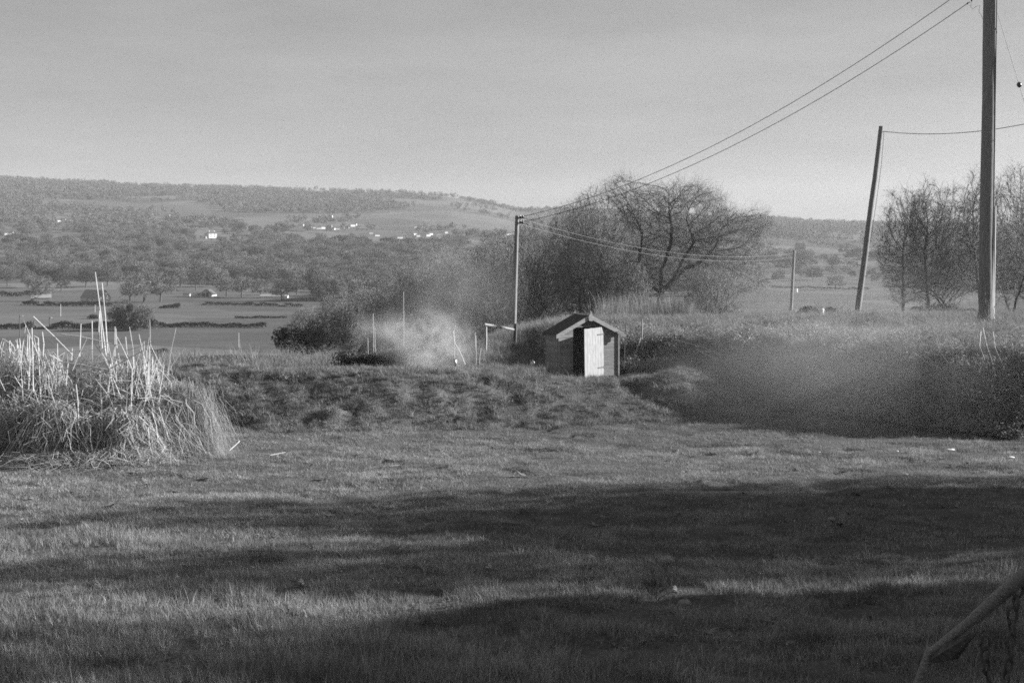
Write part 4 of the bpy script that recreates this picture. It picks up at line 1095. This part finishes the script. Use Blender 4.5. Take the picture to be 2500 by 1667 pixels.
# torn white plastic caught on stakes
def plastic(u, v, d, w, h, seed, label, vb):
    t = thing('plastic_scrap', label, 'plastic scrap', P(u, vb, d)); o = P(u, vb, d)
    MB().path(np.array([P(u + 1, vb + 6, d), P(u, v - h * .3, d)]) - o, .012, 5).obj('stake', M_post, t)
    c = P(u, v, d) - o; px = FPX / d; n = 7
    a, b = np.meshgrid(np.linspace(-.5, .5, n), np.linspace(-.5, .5, n))
    X = a * w / px * (1 + .5 * (b > -.1)); Z = b * h / px + .04 * np.sin(a * 7 + seed); Y = -.05 + .06 * np.sin(a * 6 + b * 4 + seed)
    i = np.arange(n - 1)[:, None] * n + np.arange(n - 1)[None]
    v_ = np.stack([X, Y, Z], -1).reshape(-1, 3) + c
    mb = MB(); q = np.stack([i, i + 1, i + 1 + n, i + n], -1).reshape(-1, 4); mb.add(v_, q); mb.add(v_ + [0, .012, 0], q[:, ::-1]); mb.obj('sheet', M_white, t)
plastic(1300, 886, 46.5, 7, 11, 1, 'white plastic scrap on a stake left of the shed', 912)
plastic(1111, 884, 47.5, 6, 15, 2.4, 'white plastic strip on a stake inside the smoke', 915)
# white marker post in front of the dark bush on the right
mk = thing('marker_post', 'short white marker post in front of the dark bush on the bank top', 'post', P(2008, 800, 55)); om = P(2008, 800, 55)
MB().path(np.array([P(2008, 815, 55), P(2008, 785, 55), P(2008, 758, 55)]) - om, [.07, .07, .06], 8).obj('shaft', M_white, mk)
MB().path(np.array([P(2008, 758, 55), P(2008, 755, 55), P(2008, 753, 55)]) - om, [.075, .07, .03], 8).obj('cap', M_white, mk)
mk2 = thing('marker_post', 'tiny white marker beside the far straight field edge right of the oak', 'post', P(1945, 712, 900)); 
MB().path([[0, 0, -.3], [0, 0, 1], [0, 0, 2.0]], .8, 6).obj('shaft', M_white, mk2)
tk_ = MB().box((0, 0, .6), (62, 1.2, 1.3)); ro = tk_.obj('field_wall', M_wallg); ro.location = P(2000, 709, 1050); tag(ro, 'long pale wall along the far field right of the oak', 'wall')

# ------------------------------------------------------------------ reed clump at the left
def reeds():
    d = 33.0; px = FPX / d
    bx = uX(210, d); t = thing('reed_clump', 'big clump of dry broken reeds with tall pale stalks at the left', 'reeds', (bx, d, Gz(bx, d)))
    org = np.array([bx, d, Gz(bx, d)])
    def leaves(cu, dd, n, Hm, Rm, spread, mat, nm, w=.011, bias=None, Hmin=.25, droop=1.0):
        c = np.array([uX(cu, dd), dd, 0.0]); a = rng.uniform(0, 6.28, n)
        if bias is not None: a = np.where(rng.uniform(0, 1, n) < .55, bias + rng.normal(0, .7, n), a)
        Rr = Rm * rng.uniform(.25, 1.15, n); H = Hm * rng.uniform(Hmin, 1.1, n)
        b0 = rng.normal(0, spread, (n, 2)); K = 8; s = np.linspace(0, 1, K)
        out = Rr[:, None] * s[None] ** 1.25
        pk = rng.uniform(.35, .62, n)[:, None]
        zz = H[:, None] * np.where(s[None] < pk, 1 - (1 - s[None] / pk) ** 2, 1 - droop * ((s[None] - pk) / (1 - pk)) ** 1.7 * rng.uniform(.55, 1.02, n)[:, None])
        wob = rng.normal(0, .09, (n, K)) * s[None]
        X = c[0] + b0[:, :1] + np.cos(a)[:, None] * out + wob; Y = c[1] + b0[:, 1:] * .6 + np.sin(a)[:, None] * out * .7 + wob
        gz = G(X.ravel(), Y.ravel()).reshape(X.shape)
        Z = gz + np.maximum(zz, .01 + .05 * rng.uniform(0, 1, (n, 1)))
        pts = np.stack([X, Y, Z], -1) - org
        sa = a + math.pi / 2 + rng.normal(0, .5, n); side = np.stack([np.cos(sa), np.sin(sa), rng.normal(0, .4, n)], 1); side /= np.linalg.norm(side, axis=1, keepdims=True)
        ww = w * rng.uniform(.5, 1.3, n)[:, None] * np.array([.7, 1, 1, .95, .85, .7, .5, .15])[None] * .5
        mb = MB(); mb.strips(pts, side, ww); o = mb.obj(nm, mat, t); o['kind'] = 'stuff'; return o
    for cu, dd, n, Hm, Rm, bias in ((-70, 33.9, 800, 1.7, 1.2, None), (-10, 33.4, 800, 1.6, 1.5, 3.4), (40, 34.2, 800, 2.55, 1.0, None), (60, 32.9, 1000, 1.25, 1.3, 3.6), (105, 33.9, 700, 2.3, .9, None), (150, 32.6, 1100, 1.35, 1.35, 3.9),
                                    (185, 34.0, 450, 1.5, .9, None), (225, 32.7, 500, .9, .9, 4.4), (265, 34.0, 500, 2.0, .8, None), (300, 32.6, 900, 1.2, 1.1, 5.6), (330, 33.6, 800, 2.1, 1.0, -.2), (375, 33.2, 800, 1.4, 1.2, -.4)):
        leaves(cu, dd, int(n * .75), Hm, Rm, .2, M_reed, 'leaves', w=.016, bias=bias, Hmin=.15, droop=.95)
    n = 1500; c = np.stack([rng.uniform(uX(-20, 33), uX(400, 33), n), rng.normal(33.1, .45, n), np.zeros(n)], 1); gz = G(c[:, 0], c[:, 1]); uu = 1250 + c[:, 0] / c[:, 1] * FPX; c[:, 2] = gz + rng.uniform(.1, 1, n) * rng.uniform(.5, 1, n) * np.interp(uu, [-20, 60, 120, 180, 250, 320, 400], [1.6, 2.4, 2.0, 1.5, 2.0, 1.9, 1.1])
    dv = rng.normal(0, 1, (n, 3)) * [1, .5, .55]; dv /= np.linalg.norm(dv, axis=1, keepdims=True); Ln = rng.uniform(.2, .75, n)[:, None]
    c = c - org; mb = MB(); md = c + dv * Ln * .5; en = md + (dv + rng.normal(0, .35, (n, 3)) - [0, 0, .25]) * Ln * .5
    mb.ribbons(c, md, .006, .006); mb.ribbons(md, en, .006, .002); o = mb.obj('broken_leaves', M_reed, t); o['kind'] = 'stuff'
    leaves(150, 32.2, 1100, .35, 1.5, .7, M_reed, 'fallen_leaves', bias=math.pi, Hmin=.1)
    leaves(290, 32.3, 800, .4, 1.1, .5, M_reed, 'fallen_leaves', bias=-.2, Hmin=.1)
    def st(pts, r=.0125, dd=None):
        q = np.array([P(u, v, dd or d) for u, v in pts]) - org
        MB().path(q, np.linspace(r, r * .7, len(q)), 6).obj('stalk', M_stalk, t)
    hand = [[(258, 870), (245, 770), (232, 664)], [(262, 862), (256, 770), (249, 690)], [(243, 850), (243, 800), (244, 758)], [(250, 850), (247, 800), (245, 762)], [(225, 880), (225, 830), (225, 783)],
            [(80, 773), (130, 818), (178, 867)], [(150, 816), (200, 822), (300, 845)], [(268, 840), (308, 823)], [(308, 823), (312, 866)], [(190, 935), (260, 905), (360, 850)],
            [(140, 900), (200, 898), (268, 893)], [(145, 883), (200, 890), (275, 905)], [(200, 902), (276, 918)], [(276, 918), (298, 975)], [(270, 920), (280, 965)], [(233, 842), (262, 880)],
            [(70, 950), (72, 880), (71, 820)], [(80, 960), (80, 870), (80, 800)], [(84, 820), (93, 825), (100, 990)], [(118, 985), (118, 930), (117, 900)], [(104, 870), (106, 840), (104, 810)], [(65, 870), (67, 816)],
            [(192, 1060), (190, 980), (187, 935)], [(253, 1050), (248, 970), (242, 910)], [(300, 1010), (310, 940), (312, 880)], [(318, 1010), (322, 960), (323, 900)], [(345, 1010), (370, 930), (390, 872)],
            [(360, 950), (362, 900), (365, 845)], [(370, 920), (373, 870)], [(356, 900), (358, 855)], [(325, 920), (325, 870)], [(388, 960), (396, 920), (402, 890)], [(160, 960), (164, 920), (166, 885)],
            [(195, 870), (198, 800), (196, 790)], [(280, 870), (281, 797)], [(284, 850), (284, 802)], [(41, 850), (42, 828)], [(49, 850), (48, 826)], [(141, 880), (140, 838)], [(172, 880), (175, 850)],
            [(118, 984), (150, 989)], [(75, 985), (118, 1022)], [(143, 973), (200, 1006)], [(345, 1060), (375, 1035), (405, 1012)], [(270, 1110), (330, 1075)], [(290, 1115), (330, 1085)], [(190, 1140), (270, 1098)],
            [(100, 1134), (180, 1136)], [(20, 1136), (75, 1137)]]
    for h in hand:
        st([(u + rng.normal(0, 1), v) for u, v in h], .0150 if len(h) > 2 else .0125, 32.6 + rng.uniform(-.35, .9))
    for k in range(44):
        u = rng.choice([rng.normal(85, 22), rng.normal(315, 22), rng.normal(370, 18), rng.uniform(10, 400)]); v = rng.uniform(880, 1010); L = rng.uniform(40, 130); ln = rng.normal(0, .2)
        st([(u, v), (u + ln * L, v - L * .5), (u + ln * L * 2 + rng.normal(0, 3), v - L)], rng.uniform(.006, .010), 32.4 + rng.uniform(-.4, 1.2))
    for k in range(70):
        u = rng.uniform(20, 380); v = rng.uniform(850, 1060); a = rng.uniform(-.9, .5) ; L = rng.uniform(30, 90)
        st([(u, v), (u + math.cos(a) * L, v + math.sin(a) * L)], rng.uniform(.005, .008), 32.3 + rng.uniform(-.3, .8))
    # the finer grass mound on its right side
    b2 = uX(455, 33.6); t2 = thing('grass_mound', 'mound of fine dry grass at the right side of the reeds', 'grass clump', (b2, 33.6, Gz(b2, 33.6))); 
    org2 = np.array([b2, 33.6, Gz(b2, 33.6)])
    n = 5200; a = rng.uniform(0, 6.28, n); Rr = rng.uniform(.3, 1.15, n); H = rng.uniform(.3, 1.95, n) * (1.05 - .25 * Rr); K = 7; s = np.linspace(0, 1, K)
    out = Rr[:, None] * s[None] ** 1.2; zz = H[:, None] * np.where(s[None] < .5, 1 - (1 - s[None] / .5) ** 2, 1 - ((s[None] - .5) / .5) ** 1.6)
    wob = rng.normal(0, .06, (n, K)) * s[None]
    X = b2 + rng.normal(-.1, .25, n)[:, None] + np.cos(a)[:, None] * out + wob; Y = 33.6 + rng.normal(0, .2, n)[:, None] + np.sin(a)[:, None] * out * .7 + rng.normal(0, .05, (n, K)) * s[None]
    pts = np.stack([X, Y, G(X.ravel(), Y.ravel()).reshape(X.shape) + np.maximum(zz, .02)], -1) - org2
    side = np.stack([-np.sin(a), np.cos(a), rng.normal(0, .3, n)], 1)
    mb = MB(); mb.strips(pts, side, .0035 * rng.uniform(.6, 1.3, n)[:, None] * np.array([1, 1, 1, .9, .8, .6, .2])[None]); o = mb.obj('blades', M_rough, t2); o['kind'] = 'stuff'
reeds()

# ------------------------------------------------------------------ brambles and rough growth on the right-hand bank
def bramble_proto(size, nst, nlf, mat):
    mb = MB()
    a = rng.uniform(0, 6.28, nst); K = 7; s = np.linspace(0, 1, K); Rr = size * rng.uniform(.3, 1, nst); H = size * rng.uniform(.3, .85, nst)
    out = Rr[:, None] * s[None]; zz = H[:, None] * np.sin(np.clip(s[None] * rng.uniform(1.6, 2.9, nst)[:, None], 0, math.pi))
    pts = np.stack([np.cos(a)[:, None] * out, np.sin(a)[:, None] * out, zz - .05], -1) + rng.normal(0, .02, (nst, K, 3))
    side = np.stack([-np.sin(a), np.cos(a), rng.normal(0, .5, nst)], 1)
    mb.strips(pts, side, np.full((nst, K), .005))
    i = rng.integers(0, nst, nlf); j = rng.integers(1, K, nlf); p = pts[i, j] + rng.normal(0, size * .06, (nlf, 3))
    A = rng.normal(size=(nlf, 3)); A /= np.linalg.norm(A, axis=1, keepdims=True); B = np.cross(A, rng.normal(size=(nlf, 3))); B /= np.linalg.norm(B, axis=1, keepdims=True)
    z = rng.uniform(.018, .042, nlf)[:, None]
    mb.add(np.stack([p - A * z, p + B * z * .6, p + A * z, p - B * z * .6], 1).reshape(-1, 3), np.arange(4)[None] + (np.arange(nlf) * 4)[:, None])
    return mb.mesh('bramble_clump', mat)

def brambles():
    protos = [bramble_proto(.75, 34, 420, M_bramble) for _ in range(5)]
    n = 5200; y = rng.uniform(35.5, 60, n); x = rng.uniform(1.5, 24, n)
    yf = foot_right(x); keep = (y > yf - .15) & (x < .42 * y + 2)
    keep &= (y < yf + 2.2) | (rng.uniform(0, 1, n) < .22)
    x, y = x[keep], y[keep]
    s = rng.uniform(.55, 1.15, len(x)) * np.interp(y - foot_right(x), [0, 1, 3, 8], [.75, 1.05, .85, .5])
    o = instancer('brambles', protos, np.stack([x, y, G(x, y) - .03], 1), np.stack([rng.normal(0, .2, len(x)), rng.normal(0, .2, len(x)), rng.uniform(0, 6.28, len(x))], 1), np.stack([s, s, s], 1), rng.integers(0, 5, len(x)))
    tag(o, 'tangled brambles covering the right-hand bank', 'brambles', None, 'stuff')
    # dry pale grass on the bank top
    pr = [tuft(34, .42, .2, .7, .008, M_straw, 'dry_tuft') for _ in range(3)] + [tuft(40, .28, .2, .8, .008, M_grass_bank, 'dry_tuft') for _ in range(3)]
    n = 19000; y = rng.uniform(37.5, 66, n); x = rng.uniform(-1, 27, n); yf = foot_right(x)
    keep = (y > yf + .9) & (x < .42 * y + 2) & (rng.uniform(0, 1, n) < .15 + 1.1 * fbm(x * .6, y * .5, 141, 3)) & ((y > 46.8) | (x > 4.4))
    x, y = x[keep], y[keep]; s = rng.uniform(.6, 1.25, len(x))
    o = instancer('dry_grass', pr, np.stack([x, y, G(x, y)], 1), np.stack([rng.normal(0, .15, len(x)), rng.normal(0, .15, len(x)), rng.uniform(0, 6.28, len(x))], 1), np.stack([s, s, s], 1), rng.integers(0, 6, len(x)))
    tag(o, 'pale dry grass on top of the bramble bank', 'grass', None, 'stuff')
    # garden level left of the shed and behind the fence
    n = 9000; y = rng.uniform(43, 66, n); x = rng.uniform(-21, 2, n)
    s = rng.uniform(.6, 1.2, n)
    o = instancer('garden_grass', pr, np.stack([x, y, G(x, y)], 1), np.stack([rng.normal(0, .15, n), rng.normal(0, .15, n), rng.uniform(0, 6.28, n)], 1), np.stack([s * .8, s * .8, s * .6], 1), rng.integers(2, 6, n))
    tag(o, 'rough garden grass behind the bank crest', 'grass', None, 'stuff')
    n = 1100; x = rng.uniform(-13.5, -4.0, n); y = rng.uniform(50.8, 54, n); s = rng.uniform(.9, 1.9, n) * (.5 + .9 * fbm(x * .9, y, 151, 3))
    o = instancer('tall_weeds', pr, np.stack([x, y, G(x, y)], 1), np.stack([rng.normal(0, .15, n), rng.normal(0, .15, n), rng.uniform(0, 6.28, n)], 1), np.stack([s * .8, s * .8, s * 1.15], 1), rng.integers(0, 6, n))
    tag(o, 'tall pale weeds along the low rough hedge behind the bank', 'weeds', None, 'stuff')
    # reedy upright stems under the oak
    pr = [tuft(26, 1.3, .35, .25, .014, M_straw, 'upright_tuft') for _ in range(3)]
    n = 160; u = rng.uniform(1460, 1700, n); d = rng.uniform(72, 92, n); x = uX(u, d); s = rng.uniform(.6, 1.3, n)
    o = instancer('upright_dead_stems', pr, np.stack([x, d, G(x, d)], 1), np.stack([rng.normal(0, .1, n), rng.normal(0, .1, n), rng.uniform(0, 6.28, n)], 1), np.stack([s, s, s], 1), rng.integers(0, 3, n))
    tag(o, 'upright dead stems under the oak behind the shed', 'dead stems', None, 'stuff')
brambles()
# a few pale bramble arcs that can be picked out
arcs = [((1700, 855), (1760, 862), (1800, 885), (1838, 905)), ((1715, 862), (1745, 875), (1772, 888)), ((2235, 862), (2262, 885), (2280, 892)), ((2265, 870), (2276, 885), (2290, 900)), ((1860, 912), (1880, 900), (1900, 905)),
        ((2295, 860), (2315, 885), (2330, 905)), ((2145, 838), (2160, 855), (2165, 880)), ((2400, 800), (2410, 845), (2425, 890)), ((2395, 810), (2392, 845), (2405, 880)), ((2425, 810), (2430, 850), (2450, 895)), ((1650, 830), (1720, 848), (1780, 880))]
lbl = ['longest pale bramble arc on the left part of the bramble bank', 'short pale bramble stem under the longest bramble arc', 'forked pale bramble stem left of the tall near pole', 'short pale bramble stem next to the forked one', 'small curled pale stem low on the bramble bank',
       'pale bramble stem right of the forked one', 'thin pale bramble stem on the bank top below the leaning pole', 'pale dead stem hanging at the foot of the tall near pole', 'leftmost pale dead stem at the foot of the tall near pole', 'rightmost pale dead stem at the foot of the tall near pole', 'pale bramble stem starting near the post right of the shed']
for a, lb in zip(arcs, lbl):
    pts = []
    for u, v in a:
        ds = np.linspace(34, 52, 240); x = uX(u, ds); zr = EYE - (v - HOR) / FPX * ds
        k = np.argmax(zr < G(x, ds) + .45); dd = ds[k] if k > 0 else 42
        pts.append(P(u, v, dd - .1))
    pts = np.array(pts); dm = pts[:, 1].min(); 
    stick('bramble_stem', lb, pts, np.linspace(.010, .005, len(pts)), M_cane, 'stem', 5)

# ------------------------------------------------------------------ shade trees beyond the right edge of the picture
def shade_tree(x, y, H, W, label, n=9000):
    t = thing('evergreen_tree', label, 'tree', (x, y, Gz(x, y)))
    lobes = [((0, 0, H * .5), (W, W, H * .48), 3)]
    for k in range(12):
        a = rng.uniform(0, 6.28); lobes.append(((math.cos(a) * W * .65, math.sin(a) * W * .65, H * rng.uniform(.15, .85)), (W * .42, W * .42, H * .16), .6))
    leaf_cloud(n, lobes, .22, .6).obj('crown', M_ever, t)
    MB().path([[0, 0, -.3], [.05, 0, H * .4], [0, .05, H * .9]], [.3, .22, .06], 8).obj('trunk', M_bark, t)
shade_tree(19.5, 28.0, 8.3, 2.9, 'farther dense evergreen casting the long lawn shadow beyond the right edge')
shade_tree(16.5, 25.9, 6.2, 1.8, 'small evergreen between the two shade trees beyond the right edge', 6000)
shade_tree(15.5, 18.3, 6.8, 3.0, 'nearer dense evergreen shading the lawn corner beyond the right edge', 11000)
shade_tree(11.5, 13.6, 5.5, 3.1, 'dense evergreen shading the near end of the lawn beyond the right edge', 10000)
shade_tree(11.5, 8.4, 6.4, 2.6, 'unseen dense evergreen closest to us, added beyond the right edge to shade the handrail', 8000)  # added out of view to keep the sun off the handrail
def shade_bare(x, y, H, label, n):
    lobes = [((0, 0, H * .66), (2.8, 2.4, H * .33), 3), ((-1.2, .8, H * .5), (1.6, 1.6, 2), 1), ((1.0, -.9, H * .8), (1.6, 1.4, 2), 1)]
    tr, cr = grow_tree(lobes, [[(0, 0, -.3), (.1, 0, H * .2), (0, .1, H * .36)]], n, .30, r0=.016, e=2.25, twigs=4, twl=.65, twr=.012, split=.06, jitter=.1)
    place_tree('bare_tree', label, 'tree', (x, y, Gz(x, y)), tr, cr)
shade_bare(27.5, 31.4, 13.5, 'tall bare tree throwing the farthest streaky lawn shadow, beyond the right edge', 2600)
shade_bare(29.0, 26.4, 14.5, 'tall bare tree throwing the middle streaky lawn shadow, beyond the right edge', 3000)
shade_bare(28.0, 20.6, 14.5, 'tall bare tree throwing the nearest streaky lawn shadow, beyond the right edge', 5000)

# ------------------------------------------------------------------ old rail with chains in the near right corner
def rail():
    d = 7.2
    pb = P(2240, 1690, d)
    t = thing('old_handrail', 'sloping wooden handrail with rusty chains in the dark near corner', 'rail', (pb[0], d, Gz(pb[0], d)))
    og = np.array([pb[0], d, Gz(pb[0], d)])
    a, b, c = P(2540, 1368, 6.4), P(2382, 1507, 6.9), P(2272, 1592, 7.2)
    MB().path(np.array([a + (a - b) * .6, a, (a + b) / 2, b]) - og, [.034, .033, .032, .031], 12).obj('upper_rail', M_rail, t, True)
    MB().path(np.array([b + (a - b) * .06, (b + c) / 2, c]) - og, [.025, .023, .021], 10).obj('lower_rail', M_rail, t, True)
    leg = P(2238, 1675, 7.25); foot = leg + (leg - c) * 1.0; 
    foot2 = np.array([foot[0] - .1, 7.4, Gz(foot[0] - .1, 7.4) - .1])
    MB().path(np.array([c + [0, 0, .02], leg, foot, foot2]) - og, [.021, .022, .024, .024], 9).obj('leg', M_rail, t, True)
    # plank slung under the rail, its shade put in as a dark colour
    dn = np.array([0, .03, -.085])
    MB().path(np.array([b + dn * 1.1 + (a - b) * .06, (b + c) / 2 + dn, c + dn * .7 + (b - c) * .1]) - og, [.003, .05, .02], 6).obj('plank', M_iron, t)
    up = a + (a - b) * .6; px_ = np.array([up[0], up[1], Gz(up[0], up[1]) - .2])
    MB().path(np.array([px_, up + [0, 0, .1]]) - og, .05, 9).obj('post', M_post, t, True)
    def chain(top, n, lab):
        ch = link('chain', None, t); ch.empty_display_size = .05
        q = top.copy()
        for k in range(n):
            R1, R2 = .036, .021; th = np.linspace(0, 2 * math.pi, 15)[:-1]
            rot = (k % 2) * 1.35 + rng.normal(0, .25) + .3; tilt = rng.normal(0, .15)
            cx, sx = math.cos(rot), math.sin(rot)
            pts = np.stack([np.cos(th) * R2 * cx + np.sin(th) * R1 * tilt, np.cos(th) * R2 * sx, np.sin(th) * R1], 1) + q - og
            pts = np.vstack([pts, pts[:2]])
            MB().path(pts, .0075, 6, False).obj('chain_link', M_iron2, ch, True)
            q = q + [rng.normal(0, .006), 0, -.058]
    chain(b + np.array([.045, 0, -.12]), 14, '')
    chain(P(2486, 1440, 6.6), 8, '')
M_iron2 = grey_mat('chain_iron', .04, .11, 40, bump=.4, rough=.6)
rail()

# ------------------------------------------------------------------ stones, sticks, litter on the lawn
def on_lawn(u, v):
    ds = np.linspace(13, 44, 1500); x = uX(u, ds); vv = HOR + (EYE - G(x, ds)) * FPX / ds
    k = int(np.argmin(np.abs(vv - v))); return np.array([x[k], ds[k], float(G(np.array([x[k]]), np.array([ds[k]]))[0])])
for i, (u, v, s, lb) in enumerate([(1437, 1367, .075, 'pale flat stone in the shadow at the middle of the lawn'), (1672, 1480, .075, 'round pale stone in the darker shadow below'), (2160, 1376, .06, 'small pale stone in the shade towards the right'), (2030, 1272, .06, 'small stone near the top of the shadow')]):
    q = on_lawn(u, v); blob('stone', lb, q + [0, 0, s * .5], (s * 1.3, s, s * .7), M_stone, 'stone', i)
for i, (u, v, s, lb) in enumerate([(2320, 1102, .10, 'larger white scrap on the sunlit lawn near the hedge shadow'), (2468, 1121, .09, 'white scrap on the sunlit lawn by the right edge'), (2190, 1106, .045, 'tiny white scrap left of the larger one'), (2000, 1108, .03, 'tiny white speck in the middle of the sunlit lawn')]):
    q = on_lawn(u, v); blob('litter', lb, q + [0, 0, .05], (s, s * .6, s * .25), M_white, 'litter', 10 + i)
q0, q1 = on_lawn(560, 1102), on_lawn(585, 1098)
stick('fallen_stick', 'short pale stick sticking up beside the grass mound', [q0 + [0, 0, .03], (q0 + q1) / 2 + [0, 0, .12], q1 + [0, 0, .22]], .014, M_cane, 'stick')
q0, q1, q2 = on_lawn(630, 1113), on_lawn(660, 1116), on_lawn(697, 1111)
stick('fallen_stick', 'thin curved pale stick lying on the grass below the bank', [q0 + [0, 0, .06], q1 + [0, 0, .05], q2 + [0, 0, .07]], .010, M_cane, 'stick')
q0, q1 = on_lawn(950, 1144), on_lawn(975, 1142)
stick('fallen_stick', 'tiny pale stick farther right on the lawn', [q0 + [0, 0, .06], q1 + [0, 0, .06]], .009, M_cane, 'stick')
# small mound of cut turf at the path foot
q = on_lawn(1800, 997)

# ------------------------------------------------------------------ bonfire smoke and valley haze
def smoke(name, label, lo, hi, density, scale, thr, aniso, fall, seed, tilt=None):
    lo, hi = np.array(lo, float), np.array(hi, float); c = (lo + hi) / 2; s = (hi - lo) / 2
    m, n, l = nmat(name)
    tcn = n.new('ShaderNodeTexCoord')
    nz = n.new('ShaderNodeTexNoise'); nz.inputs['Scale'].default_value = scale; nz.inputs['Detail'].default_value = 5; nz.inputs['Roughness'].default_value = .6; nz.inputs['Distortion'].default_value = .6
    mpn = n.new('ShaderNodeMapping'); mpn.inputs['Location'].default_value = (seed, seed * 1.7, 0); mpn.inputs['Scale'].default_value = tuple(s) if tilt is None else tuple(np.array(s) * tilt)
    l.new(tcn.outputs['Object'], mpn.inputs[0]); l.new(mpn.outputs[0], nz.inputs['Vector'])
    mr = n.new('ShaderNodeMapRange'); mr.inputs[1].default_value = thr; mr.inputs[2].default_value = thr + .26; l.new(nz.outputs['Fac'], mr.inputs[0])
    ln = n.new('ShaderNodeVectorMath'); ln.operation = 'LENGTH'; l.new(tcn.outputs['Object'], ln.inputs[0])
    f = n.new('ShaderNodeMapRange'); f.interpolation_type = 'SMOOTHSTEP'; f.inputs[1].default_value = 1.0; f.inputs[2].default_value = fall; f.inputs[3].default_value = 0; f.inputs[4].default_value = 1; l.new(ln.outputs['Value'], f.inputs[0])
    mu = n.new('ShaderNodeMath'); mu.operation = 'MULTIPLY'; l.new(mr.outputs[0], mu.inputs[0]); l.new(f.outputs[0], mu.inputs[1])
    mu2 = n.new('ShaderNodeMath'); mu2.operation = 'MULTIPLY'; l.new(mu.outputs[0], mu2.inputs[0]); mu2.inputs[1].default_value = density
    v = n.new('ShaderNodeVolumePrincipled'); v.inputs['Color'].default_value = (.85, .85, .85, 1); v.inputs['Anisotropy'].default_value = aniso
    l.new(mu2.outputs[0], v.inputs['Density'])
    o = n.new('ShaderNodeOutputMaterial'); l.new(v.outputs[0], o.inputs['Volume'])
    # closed ellipsoid shell
    a, b = 12, 20; th = np.linspace(0, math.pi, a + 1); ph = np.arange(b) * 2 * math.pi / b
    vv = np.array([[math.sin(t) * math.cos(p), math.sin(t) * math.sin(p), math.cos(t)] for t in th[1:-1] for p in ph] + [[0, 0, 1], [0, 0, -1]])
    q = [[i * b + j, (i + 1) * b + j, (i + 1) * b + (j + 1) % b, i * b + (j + 1) % b] for i in range(a - 2) for j in range(b)]
    tr = [[b * (a - 1), j, (j + 1) % b] for j in range(b)] + [[b * (a - 1) + 1, (a - 2) * b + (j + 1) % b, (a - 2) * b + j] for j in range(b)]
    ob = MB().add(vv, q, tr).obj(name, m); ob.location = c; ob.scale = s
    return tag(ob, label, 'smoke', None, 'stuff')
SMOKE = True
if SMOKE:
    smoke('smoke', 'thick white bonfire smoke left of the shed', (-5.0, 47.0, .0), (-.6, 50.8, 3.1), 1.1, 1.5, .42, .35, .1, 3.1)
    smoke('smoke', 'smoke tongue blown left from the bonfire over the clipped hedge', (-5.9, 47.4, .9), (-2.6, 50, 3.0), .7, 1.2, .40, .35, .1, 6.4)
    smoke('smoke', 'thin smoke rising above the bonfire towards the bare trees', (-5.2, 47.5, 1.2), (1.2, 52, 5.6), .13, .6, .35, .35, .1, 8.3)
    smoke('smoke', 'thin smoke veil hanging in front of the bramble bank', (2.2, 34.5, -1.4), (17.5, 45.5, 4.0), .066, .34, .28, .35, 0.0, 5.7)
    smoke('smoke', 'faint smoke drifted behind the shed towards the leaning pole', (4, 50, -1.5), (24, 84, 6), .007, .14, .3, .35, .1, 2.2)

HAZE = True
if HAZE:
    m, n, l = nmat('haze')
    v = n.new('ShaderNodeVolumePrincipled'); v.inputs['Color'].default_value = (.82, .82, .82, 1); v.inputs['Density'].default_value = .00007; v.inputs['Anisotropy'].default_value = .2
    o = n.new('ShaderNodeOutputMaterial'); l.new(v.outputs[0], o.inputs['Volume'])
    hz = MB().box((0, 3200, 85), (13000, 6900, 320)).obj('haze', m)
    tag(hz, 'pale valley haze over everything', 'haze', None, 'stuff')
print('script done', round(time.time() - T0, 1))
